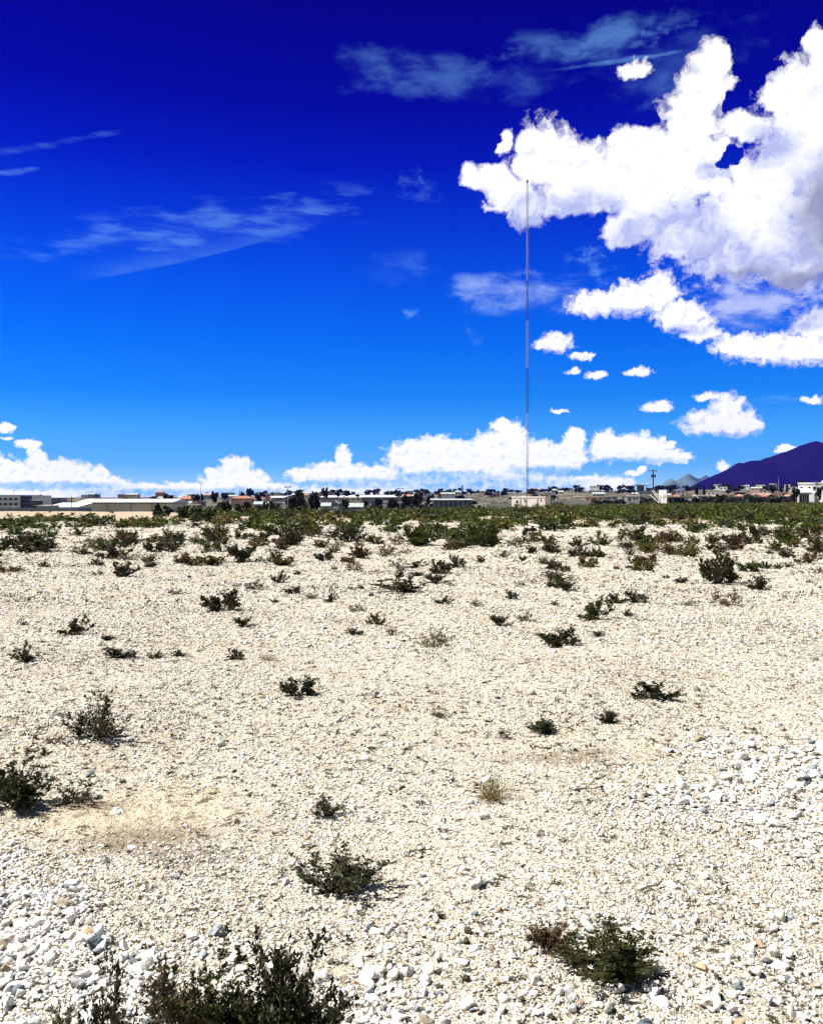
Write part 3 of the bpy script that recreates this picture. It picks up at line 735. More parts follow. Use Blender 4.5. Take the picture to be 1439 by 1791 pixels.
def windows(parent, rects, D, off=0.0, mat=None, ox=0.0, frame=None):
    """window openings as dark panes in a thin frame on the front wall; rects are (x0, x1, ytop, ybottom) in photograph pixels"""
    for a, b, t, c in rects:
        x0, x1, z1, z0 = X(a, D) - ox, X(b, D) - ox, Z(t, D), Z(c, D)
        mb = MB(); mb.box(x0, x1, off - 0.04, off + 0.03, z0, z1); w = mb.build('window', mat or GLASS, parent)
        if frame:
            f = MB(); k = 0.07
            f.box(x0 - k, x1 + k, off - 0.07, off - 0.002, z0 - k, z0); f.box(x0 - k, x1 + k, off - 0.07, off - 0.002, z1, z1 + k)
            f.build('sill', frame, w)

def building(name, label, cat, x0, x1, ytop, D, depth, wall, roof='flat', roofm=None, win=(), rise=2.0, group=None, winm=None, overhang=0.35, door=None, frame=None):
    """a building whose front spans photograph columns x0..x1 with its eaves at row ytop, standing D metres away"""
    xa, xb = X(x0, D), X(x1, D); xc = (xa + xb) / 2; hw = (xb - xa) / 2
    zt = Z(ytop, D); zb = base_z(xa, xb, D, D + depth)
    t = thing(name, label, cat, (xc, D, 0), -math.atan2(xc, D) if xc > 0 else 0, group)
    w = MB()
    if roof == 'gable_front':
        w.prism([(-hw, zb), (hw, zb), (hw, zt), (0, zt + rise), (-hw, zt)], 0, depth)
    elif roof == 'gable_side':
        w.prism_x([(0, zb), (0, zt), (depth / 2, zt + rise), (depth, zt), (depth, zb)], -hw, hw)
    else:
        w.box(-hw, hw, 0, depth, zb, zt)
    w.build('wall', wall, t)
    r = MB(); o = overhang; th = 0.16
    if roof == 'flat':
        r.box(-hw - o, hw + o, -o, depth + o, zt + 0.004, zt + 0.3)
    elif roof == 'gable_front':
        k = rise / hw
        r.prism([(-hw - o, zt - k * o + 0.01), (0, zt + rise + 0.01), (0, zt + rise + th), (-hw - o, zt - k * o + th)], -o, depth + o)
        r.prism([(0.001, zt + rise + 0.01), (hw + o, zt - k * o + 0.01), (hw + o, zt - k * o + th), (0.001, zt + rise + th)], -o, depth + o)
    elif roof == 'gable_side':
        k = rise / (depth / 2)
        r.prism_x([(-o, zt - k * o + 0.01), (-o, zt - k * o + th), (depth / 2, zt + rise + th), (depth / 2, zt + rise + 0.01)], -hw - o, hw + o)
        r.prism_x([(depth / 2 + 0.001, zt + rise + 0.01), (depth / 2 + 0.001, zt + rise + th), (depth + o, zt - k * o + th), (depth + o, zt - k * o + 0.01)], -hw - o, hw + o)
    elif roof == 'hip':
        m = min(hw, depth / 2) * 0.8
        b = [(-hw - o, -o, zt), (hw + o, -o, zt), (hw + o, depth + o, zt), (-hw - o, depth + o, zt)]
        up = [(-hw + m, m, zt + rise), (hw - m, m, zt + rise), (hw - m, depth - m, zt + rise), (-hw + m, depth - m, zt + rise)]
        lo = [(x, y, z - th) for x, y, z in b]
        r.add(lo + b + up, [(3, 2, 1, 0), (0, 1, 5, 4), (1, 2, 6, 5), (2, 3, 7, 6), (3, 0, 4, 7), (4, 5, 9, 8), (5, 6, 10, 9), (6, 7, 11, 10), (7, 4, 8, 11), (8, 9, 10, 11)])
    elif roof == 'mono':                                   # single slope, low edge to the front
        r.prism_x([(-o, zt + 0.01), (-o, zt + 0.35), (depth + o, zt + rise + 0.35), (depth + o, zt + rise + 0.01)], -hw - o, hw + o)
    if r.v: r.build('roof', roofm or wall, t)
    windows(t, win, D, 0.0, winm, xc, frame)
    if door:
        a, b, tp = door; d_ = MB(); d_.box(X(a, D) - xc, X(b, D) - xc, -0.05, 0.02, max(zb + 0.3, gz(xc, D)), Z(tp, D)); d_.build('door', DARKTRIM, t)
    return t

# ---------------------------------------------------------------- left side
D = 450.0
t = building('office_building', 'white three storey office with rows of dark windows at the left edge', 'office', -70, 33, 866.5, D, 26, WHITE, 'flat', WHITE,
             [(a, a + 6.3, 871.2, 874.8) for a in (-30, -21, -12, -3, 6.5, 15.5, 24.7)] + [(a, a + 6.3, 879.8, 883.8) for a in (-30, -21, -12, -3, 6.5, 15.5, 24.7)], overhang=0.25)
ox = (X(-70, D) + X(33, D)) / 2; hw = (X(33, D) - X(-70, D)) / 2
mb = MB(); mb.box(hw + 0.05, hw + 6.2, 2, 24, -6.5, Z(867.5, D)); mb.build('shaded_side', BLUEDK, t)  # side face of the office, its shade put into the dark blue colour
for k, (a, b) in enumerate(((872.2, 874.2), (879.0, 881.0))):
    for i in range(6):
        m2 = MB(); m2.box(hw + 0.5 + i * 0.95, hw + 1.1 + i * 0.95, 1.95, 2.02, Z(b, D), Z(a, D)); m2.build('window', BLUEG, t)
mb = MB(); mb.box(hw + 6.25, hw + 6.8, 1.2, 24, -6.5, Z(866.3, D)); mb.build('end_pier', WHITE, t)
mb = MB(); mb.tube((X(15, D) - ox, 6, Z(866, D)), (X(15, D) - ox, 6, Z(856, D)), 0.12, 0.06); mb.box(X(15, D) - ox - 0.35, X(15, D) - ox + 0.3, 5.9, 6.1, Z(859, D), Z(857.5, D)); mb.build('roof_antenna', STEEL, t)

def wall_run(name, label, cat, x0, x1, ytop, D, mat, thick=0.25, capm=None, posts=0, postm=None):
    xa, xb = X(x0, D), X(x1, D); xc = (xa + xb) / 2; hw = (xb - xa) / 2; zt = Z(ytop, D); zb = base_z(xa, xb, D, D + 1)
    t = thing(name, label, cat, (xc, D, 0))
    mb = MB(); mb.box(-hw, hw, 0, thick, zb, zt); mb.build('wall_panel', mat, t)
    if capm:
        mb = MB(); mb.box(-hw - 0.05, hw + 0.05, -0.06, thick + 0.06, zt + 0.003, zt + 0.13); mb.build('coping', capm, t)
    for i in range(posts):
        px = -hw + 2 * hw * (i + 0.5) / posts
        mb = MB(); mb.box(px - 0.14, px + 0.14, -0.1, -0.002, zb, zt + 0.15); mb.build('post', postm or mat, t)
    return t
wall_run('boundary_wall', 'long low blue grey boundary wall below the white office', 'wall', -60, 136, 888.5, 200.0, BLUEG, 0.25, None, 14, BLUEG)
building('carport', 'dark open carport with striped beams right of the office', 'carport', 56, 66, 876, 430.0, 6, DARKTRIM, 'flat', WHITE, [(57, 65, 879, 880), (57, 65, 883, 884)], winm=CREAM)
building('flat_shed', 'pale flat shed in front of the dark trees on the left', 'shed', 64, 84.5, 885.5, 260.0, 8, GREYW, 'flat', WHITE, overhang=0.15)
building('low_warehouse', 'low white roofed warehouse left of the long cream warehouse', 'warehouse', 81, 134, 888.5, 300.0, 14, BLUEG, 'mono', WROOF, rise=1.35)
building('apartment_block', 'far grey apartment block rising behind the low white roof on the left', 'building', 86, 107.5, 871.5, 700.0, 12, GREYW, 'flat', BLUEG, [(a, a + 2.2, b, b + 2.2) for a in (89, 93, 97, 101, 104) for b in (873.5, 877.5)])
t = building('warehouse', 'long cream panelled warehouse with a white metal roof', 'warehouse', 136.5, 301, 880.5, 350.0, 24, PANEL, None)
D = 350.0; ox = (X(136.5, D) + X(301, D)) / 2; hw = (X(301, D) - X(136.5, D)) / 2
mb = MB(); zt = Z(880.5, D); mb.prism_x([(-0.6, zt + 0.25), (-0.6, zt + 0.55), (12, zt + 1.75), (24.6, zt + 0.55), (24.6, zt + 0.25)], -hw - 0.5, hw + 0.4); mb.build('roof', WROOF, t)
mb = MB(); mb.box(-hw - 0.45, hw + 0.35, -0.5, 24.5, zt + 0.004, zt + 0.24); mb.build('eave', DARKTRIM, t)
for px in (153, 188, 229, 266):
    m2 = MB(); m2.box(X(px, D) - ox - 0.12, X(px, D) - ox + 0.12, -0.14, -0.003, -7, zt); m2.build('downpipe', STEEL, t)

def red_house(x0, x1, ye, D, label, roofm=TILE, rise=1.4, wall=PINKW, n=3, kind='hip'):
    return building('tiled_house', label, 'house', x0, x1, ye, D, 10, wall, kind, roofm, [(x0 + (x1 - x0) * (i + 0.3) / n, x0 + (x1 - x0) * (i + 0.6) / n, ye + 1.3, ye + 3.4) for i in range(n)], rise)
red_house(274, 303, 874.5, 620.0, 'pink red roofed house peeping over the end of the cream warehouse', rise=2.2)
red_house(309, 346, 872.5, 600.0, 'dark red roofed house between two groups of trees on the left hill', rise=1.9)
red_house(404, 441, 871.5, 560.0, 'long red tiled house with pale columns under dark trees', rise=1.5, n=5)
red_house(443, 461, 872.5, 560.0, 'short pink roofed house right of the long red tiled one', rise=1.2, wall=WHITE)

def white_shed(x0, x1, ye, D, label, rise=1.1):
    return building('long_shed', label, 'shed', x0, x1, ye, D, 26, GREYW, 'mono', WROOF, [(x0 + (x1 - x0) * (i + 0.15) / 6, x0 + (x1 - x0) * (i + 0.8) / 6, ye + 0.9, ye + 2.0) for i in range(6)], rise)
white_shed(466, 495, 870.8, 640.0, 'shortest long shed with white roof right of the red tiled houses')
white_shed(560, 598, 870.3, 640.0, 'white roofed shed under the tall round tree')
white_shed(603, 702, 870.0, 640.0, 'longest white roofed shed across the centre of the skyline')

def gable_cluster():
    for x0, x1, ye, D_, kind, label in [
        (561, 577, 885.5, 330.0, 'gable_side', 'grey gabled house leftmost in the middle cluster'),
        (578, 591, 880.5, 345.0, 'gable_front', 'taller grey gabled house second in the middle cluster'),
        (582, 588, 889.0, 318.0, 'flat', 'little flat white annex in front of the taller gabled house'),
        (609, 634, 887.0, 330.0, 'gable_side', 'pale house with grey green roof and two dark windows'),
        (641, 651, 885.0, 335.0, 'gable_front', 'small white gabled house right of the grey green roof'),
        (664, 674, 886.0, 335.0, 'gable_front', 'bright white gabled house between dark trees at centre'),
        (538, 545, 879.0, 340.0, 'gable_front', 'grey house wall showing right of the big central tree'),
        (705, 716, 876.0, 420.0, 'gable_side', 'pale grey house behind trees left of the blue warehouse')]:
        w = X(x1, D_) - X(x0, D_)
        building('gabled_house', label, 'house', x0, x1, ye, D_, 8, WHITE if 'white' in label else GREYW, kind, GREENROOF,
                 [(x0 + (x1 - x0) * 0.35, x0 + (x1 - x0) * 0.52, ye + 1.0, ye + 3.2), (x0 + (x1 - x0) * 0.68, x0 + (x1 - x0) * 0.86, ye + 1.0, ye + 3.2)], min(0.32 * w, 1.4), overhang=0.25)
gable_cluster()

# ---------------------------------------------------------------- centre
D = 260.0; x0, x1 = 757.0, 824.0
t = building('blue_warehouse', 'long blue grey corrugated warehouse left of the radio mast', 'warehouse', x0, x1, 875.5, D, 16, BLUEG, None)
ox = (X(x0, D) + X(x1, D)) / 2; hw = (X(x1, D) - X(x0, D)) / 2; zt = Z(875.5, D)
mb = MB(); mb.prism_x([(-0.4, zt + 0.004), (-0.4, zt + 0.22), (8, zt + 0.55), (16.4, zt + 0.22), (16.4, zt + 0.004)], -hw - 0.9, hw + 0.3); mb.build('roof', GREYW, t)
for i in range(16):
    px = -hw + 2 * hw * (i + 0.5) / 16; m2 = MB(); m2.box(px - 0.16, px + 0.16, -0.12, -0.003, -5, zt - 0.05); m2.build('rib', BLUEDK if i % 2 else STEEL, t)
wall_run('boundary_wall', 'long white boundary wall between the blue warehouse and the mast cabin', 'wall', 849, 895, 880.2, 240.0, WHITE)
wall_run('boundary_wall', 'white boundary wall right of the pale mast cabin', 'wall', 966, 1032, 875.0, 330.0, WHITE)
wall_run('boundary_wall', 'grey boundary wall touching the right side of the mast cabin', 'wall', 954, 985, 878.5, 260.0, GREYW)
D = 195.0
t = building('mast_cabin', 'pale block cabin standing at the foot of the radio mast', 'cabin', 893.5, 953.5, 870.6, D, 5, PALEPINK, 'flat', PALEPINK, [(901, 905.5, 875.5, 879.2), (916.5, 918.2, 873, 879), (945.5, 947.8, 873.8, 876.5)], overhang=0.06)
ox = (X(893.5, D) + X(953.5, D)) / 2; t.rotation_euler.z = -0.40
for px in (909.3, 919.8, 939.8): 
    m2 = MB(); m2.box(X(px, D) - ox - 0.08, X(px, D) - ox + 0.08, -0.09, -0.003, -1, Z(871.2, D)); m2.build('pilaster', GREYW, t)

# radio mast
D = 200.0; xm = X(922.3, D); zg = gz(xm, D); ztop = Z(318, D)
t = thing('radio_mast', 'very tall thin red and white lattice radio mast', 'mast', (xm, D, 0))
def lattice(parent, z0, z1, mat, wtop=0.25):
    mb = MB(); A = [(wtop * math.cos(a), wtop * math.sin(a)) for a in (math.radians(200), math.radians(340), math.radians(90))]
    for ax, ay in A: mb.tube((ax, ay, z0), (ax, ay, z1), 0.036, None, 5)
    n = max(1, round((z1 - z0) / 0.62)); st = (z1 - z0) / n
    for i in range(n):
        for k in range(3):
            a, b = A[k], A[(k + 1) % 3]
            mb.tube((*a, z0 + i * st), (*b, z0 + i * st), 0.022, None, 4)
            c, d = (a, b) if i % 2 else (b, a)
            mb.tube((*c, z0 + i * st), (*d, z0 + (i + 1) * st), 0.014, None, 4)
    mb.build('mast_section', mat, parent)
cuts = [880.5, 812, 740, 722, 643, 588, 500, 418, 318]
cuts = [890, 805, 722, 643, 560, 490, 416, 318]
for i, (a, b) in enumerate(zip(cuts, cuts[1:])):
    lattice(t, max(Z(a, D), zg - 0.2), Z(b, D), MWHITE if i in (1, 3, 5) else MRED if i in (0, 2, 4) else STEEL)
mb = MB(); mb.tube((0, 0, ztop), (0, 0, ztop + 0.55), 0.22, 0.16, 8); mb.box(-0.32, 0.12, -0.1, 0.1, ztop - 0.1, ztop + 0.12); mb.build('beacon', BLACK, t)

# ---------------------------------------------------------------- right side
D = 330.0
t = building('industrial_building', 'grey industrial block with a raised roof deck behind the utility pole', 'building', 1117, 1146, 860.5, D, 14, GREYW, 'flat', BLUEG, [(1120, 1123, 866, 870), (1128, 1131, 866, 870), (1136, 1139, 866, 870)], overhang=0.1)
ox = (X(1117, D) + X(1146, D)) / 2
mb = MB(); mb.box(X(1114, D) - ox, X(1126, D) - ox, 2, 10, Z(860.3, D) + 0.31, Z(848.6, D)); mb.box(X(1130.5, D) - ox, X(1138, D) - ox, 3, 10, Z(860.3, D) + 0.31, Z(853, D)); mb.build('upper_block', BLUEG, t)
mb = MB(); mb.box(X(1111, D) - ox, X(1136, D) - ox, 1, 11, Z(848.5, D), Z(847.2, D)); mb.build('roof_deck', GREYW, t)
mb = MB()
for px in (1122, 1126, 1131, 1133): mb.tube((X(px, D) - ox, 5, Z(847.2, D)), (X(px, D) - ox, 5, Z(844.5 if px % 2 else 845.5, D)), 0.16, None, 6)
mb.build('roof_vents', WHITE, t)
mb = MB()
for a, b in ((1116, 1121), (1126, 1130)):
    for px in (a, b): mb.box(X(px, D) - ox - .1, X(px, D) - ox + .1, 1.0, 1.2, Z(860, D), Z(848.5, D))
mb.build('deck_posts', DARKTRIM, t)
building('low_house', 'low grey house with dark doorways left of the industrial block', 'house', 1096, 1117, 868, 300.0, 10, GREYW, 'flat', WHITE, [(1099, 1102, 871, 876), (1107, 1109, 870, 873), (1112, 1114, 871, 874)], overhang=0.1)
building('workshop', 'low white workshop with a dark opening below the utility pole', 'building', 1117, 1144, 868.5, 290.0, 9, GREYW, 'flat', GREYW, [(1119.5, 1124.5, 867, 877), (1133, 1142, 871, 878)], overhang=0.05)
D = 205.0
t = thing('wall_slab', 'tall white wall slab propped by slanting white beams', 'wall', (X(1158, D), D, 0), -0.5); ox = X(1158, D)
zb = gz(ox, D) - 0.2
mb = MB(); mb.prism([(X(1150.5, D) - ox, zb), (X(1165.5, D) - ox, zb), (X(1165.2, D) - ox, Z(857.5, D)), (X(1152, D) - ox, Z(856.8, D))], 0, 0.8); mb.build('slab', WHITE, t)
mb = MB()
for px, a, b in ((1155, 867, 871), (1160, 865.5, 874), (1162.5, 866, 870)): mb.box(X(px, D) - ox - .07, X(px, D) - ox + .07, -0.05, -0.003, Z(b, D), Z(a, D))
mb.build('wall_slots', GREYW, t)
for a, ya, b, yb in ((1137, 865, 1153, 880), (1141, 858.5, 1152, 874), (1143, 856.5, 1151.3, 869)):
    m2 = MB(); m2.tube((X(a, D) - ox, -0.4, Z(ya, D)), (X(b, D) - ox, -0.25, Z(yb, D)), 0.1, None, 6); m2.build('prop', WHITE, t)
# two storey white building, right edge
D = 240.0
t = building('white_house', 'white two storey building with a porch at the right edge', 'house', 1400, 1500, 845.5, D, 14, WHITE, 'flat', WHITE,
             [(1403.5, 1407.3, 851.2, 854), (1416, 1420.2, 851, 854), (1424, 1428.5, 850.5, 857), (1436, 1441, 850.5, 857), (1452, 1457, 850.5, 857), (1470, 1476, 850.5, 857)], overhang=0.15, frame=WHITE)
ox = (X(1400, D) + X(1500, D)) / 2
mb = MB(); mb.box(X(1398, D) - ox, X(1421, D) - ox, -2.2, -0.003, Z(862, D), Z(859.3, D)); mb.box(X(1399, D) - ox, X(1402, D) - ox, -2.1, -0.02, -1.2, Z(862.05, D)); mb.box(X(1418, D) - ox, X(1426, D) - ox, -2.1, -0.02, -1.2, Z(862.05, D)); mb.build('porch', WHITE, t)
mb = MB(); mb.box(X(1403, D) - ox, X(1417, D) - ox, -0.05, 0.02, -1, Z(864.5, D)); mb.build('porch_glazing', simple_mat('green_glass', (0.04, 0.10, 0.08), 0.2, 0.3, 1), t)
for px in (1406.5, 1410, 1413.5):
    m2 = MB(); m2.box(X(px, D) - ox - .1, X(px, D) - ox + .1, -0.11, -0.052, -1, Z(864.5, D)); m2.build('mullion', WHITE, t)
mb = MB(); mb.box(X(1438, D) - ox, X(1460, D) - ox, 4, 10, Z(845, D) + 0.3, Z(840, D)); mb.build('roof_room', WHITE, t)

# orange roofed terrace
OR = 'row of orange roofed houses on the right'
RW = [(1176, 13, 'pinkish red'), (1189.5, 9, 'small red'), (1199, 11, 'dark walled'), (1210.5, 8, 'pink'), (1219, 13, 'tall gabled'), (1233, 12, 'peach walled'), (1246, 12, 'wide roofed'), (1259, 13, 'brown walled'), (1273, 12, 'pale roofed'), (1286, 13, 'orange'), (1300, 15, 'big roofed'), (1316, 12, 'pinkish'), (1329, 13, 'cream walled'), (1343, 12, 'light roofed'), (1356, 13, 'bright'), (1370, 14, 'end')]
ORD = ['first', 'second', 'third', 'fourth', 'fifth', 'sixth', 'seventh', 'eighth', 'ninth', 'tenth', 'eleventh', 'twelfth', 'thirteenth', 'fourteenth', 'fifteenth', 'last']
for i, (px, w, adj) in enumerate(RW):
    D = 500.0 + 6 * math.sin(i * 2.1); ye = 868.2 + 0.6 * math.sin(i * 1.7) - 0.6 * (i > 8)
    t = building('terrace_house', 'orange roofed house, %s from the left in the long row on the right' % ORD[i], 'house', px, px + w, ye, D, 9,
                 [PINKW, CREAM, simple_mat('brown_render', (0.16, 0.09, 0.06), 0.85, 0.2, 0.5)][(i * 2) % 3], 'gable_front' if i % 3 else 'hip', TILE2 if i % 4 else TILE,
                 [(px + w * 0.18, px + w * 0.36, ye + 1.2, ye + 4.2), (px + w * 0.62, px + w * 0.84, ye + 1.0, ye + 3.4)], 1.25, OR, overhang=0.3)
wall_run('boundary_wall', 'long white boundary wall in front of the orange roofed houses', 'wall', 1188, 1388, 873.6, 420.0, WHITE)

# houses climbing the far hill
HG = 'small houses covering the far hillside'
def hill_houses():
    r = np.random.default_rng(5); mats = [WHITE, WHITE, CREAM, PINKW, GREYW, CREAM]
    spots = []
    for i in range(150):
        px = r.uniform(20, 1395); D = r.uniform(600, 1080) if i % 3 else r.uniform(380, 640)
        u = (px - CX) / FPX
        if px < 140 or 300 < px < 400 and r.random() < 0.5: continue
        spots.append((px, D))
    for px, D in sorted(spots, key=lambda s: s[1]):
        x = X(px, D); z = gz(x, D); w = r.uniform(5, 13); h = r.uniform(2.8, 4.2) * (1.6 if r.random() < 0.15 else 1); dp = r.uniform(6, 10)
        ye = HY - (z + h - EYE) / D * FPX; hw = w / 2 / D * FPX
        m = mats[r.integers(6)]; kind = 'flat' if r.random() < 0.7 else 'gable_side'
        rm = m if kind == 'flat' else (TILE2 if r.random() < 0.18 else GREENROOF)
        k = 2 if w < 8 else 3
        building('hillside_house', 'small pale house among many on the far hillside', 'house', px - hw, px + hw, ye, D, dp, m, kind, rm,
                 [(px - hw + 2 * hw * (j + 0.3) / k, px - hw + 2 * hw * (j + 0.62) / k, ye + 1.0 * 800 / D, ye + 3.0 * 700 / D) for j in range(k)], 1.2, HG, overhang=0.15)
    for x0, x1, ye, D, m, label in [(1258, 1271, 851.8, 900.0, WHITE, 'white hillside house left above the orange roofed row'), (1312, 1328, 853, 860.0, PINKW, 'pink hillside house with a step roof above the orange row'),
                                    (1322, 1338, 848.5, 960.0, WHITE, 'white flat house topmost on the right hillside'), (1372, 1381, 848, 940.0, WHITE, 'small white hillside house left of the white two storey building'),
                                    (1345, 1358, 846, 980.0, GREYW, 'grey hillside house behind the pair of lattice poles'), (1376, 1393, 852, 800.0, CREAM, 'cream house behind the end of the orange roofed row'),
                                    (1040, 1078, 858.8, 900.0, GREYW, 'long low building with arcade on the hill right of the mast'), (992, 1002, 858.5, 880.0, WHITE, 'white hill house below the three pointed trees'),
                                    (740, 760, 862.5, 800.0, WHITE, 'white flat roofed hill house left of the dark chimney'), (856, 874, 863, 820.0, PINKW, 'pinkish hill house left of the mast'), (1150, 1196, 857.5, 700.0, GREYW, 'long grey building on the hill below the far peaks')]:
        n = max(2, int((x1 - x0) / 6))
        building('hill_building', label, 'house', x0, x1, ye, D, 10, m, 'flat', WHITE if m == GREYW else m, [(x0 + (x1 - x0) * (i + .25) / n, x0 + (x1 - x0) * (i + .7) / n, ye + 1.5, ye + 4) for i in range(n)], overhang=0.1)
hill_houses()

# ---------------------------------------------------------------- trees
TLEAF = foliage_mat('tree_leaf_dark', (0.010, 0.013, 0.008), (0.028, 0.034, 0.016), 0.1)
TLEAFG = foliage_mat('tree_leaf_green', (0.018, 0.034, 0.010), (0.055, 0.080, 0.022), 0.2)
TRUNK = simple_mat('tree_bark', (0.06, 0.045, 0.035), 0.9, 0.3, 4)
def crown_mesh(kind, seed, leafm):
    r = np.random.default_rng(seed); n = 900
    if kind == 'cypress':
        t = r.random(n) ** 0.8; rad = 0.5 * np.sin(np.pi * np.clip(t * 0.9 + 0.1, 0, 1)) ** 0.7 * r.random(n) ** 0.4
        a = r.uniform(0, 6.28, n); P = np.stack([rad * np.cos(a), rad * np.sin(a), t], 1); sz = 0.17
    else:
        lobes = 9 if kind == 'round' else 14
        C = r.normal(size=(lobes, 3)); C /= np.linalg.norm(C, axis=1, keepdims=True); C *= r.uniform(0.35, 0.75, (lobes, 1)); C[:, 2] = C[:, 2] * 0.9
        R = r.uniform(0.26, 0.46, lobes)
        if kind == 'open': R *= 0.72
        i = r.integers(0, lobes, n); d = r.normal(size=(n, 3)); d /= np.linalg.norm(d, axis=1, keepdims=True)
        P = C[i] + d * (R[i] * r.random(n) ** 0.35)[:, None]; P = P - P.min(0); P /= P.max(0); P[:, :2] -= 0.5; sz = 0.15
        if kind == 'pine': P[:, :2] *= (1.15 - 0.75 * P[:, 2:3])
    D = r.normal(size=(n, 3)) + np.array([0, 0, 0.3]); D /= np.linalg.norm(D, axis=1, keepdims=True)
    V, F = leaves_np(P - D * sz * 0.5, D, sz, 0.5, r)
    return np_mesh('crown', V, F, leafm)
CROWNS = {}
def tree(px, yt, yb, wpx, D, kind, label, green=False, group=None, trunk_frac=0.22):
    x = X(px, D); z0 = gz(x, D); zt = Z(yt, D); w = wpx / FPX * D; H = max(zt - z0, 1.5)
    if D < 130: trunk_frac = 0.04; yb = 999
    zlow = max(z0 + H * trunk_frac, min(Z(yb, D), zt - 0.35 * w)) if D >= 130 else z0 + H * trunk_frac
    if kind == 'cypress': zlow = z0 + H * 0.06
    key = (kind, green, int(px) % 4)
    if key not in CROWNS: CROWNS[key] = crown_mesh(kind, 900 + hash_key(kind) + int(px) % 4, TLEAFG if green else TLEAF)
    t = thing('tree', label, 'tree', (x, D, z0), 0, group)
    link('crown', CROWNS[key], t, (0, 0, zlow - z0), (px * 1.3) % 6.28 if kind != 'cypress' else 0, (w, w, zt - zlow))
    mb = MB(); r0 = max(0.12, w * 0.035); mb.tube((0, 0, -0.2), (0.05 * w, 0, zlow - z0 + 0.2 * (zt - zlow)), r0, r0 * 0.6, 6)
    top = Vector((0.05 * w, 0, zlow - z0 + 0.15 * (zt - zlow)))
    if kind != 'cypress':
        for a in range(4):
            mb.tube(top, top + Vector((math.cos(a * 1.6 + px) * w * 0.25, math.sin(a * 1.6 + px) * w * 0.25, (zt - zlow) * 0.35)), r0 * 0.5, r0 * 0.2, 5)
    mb.build('trunk', TRUNK, t)
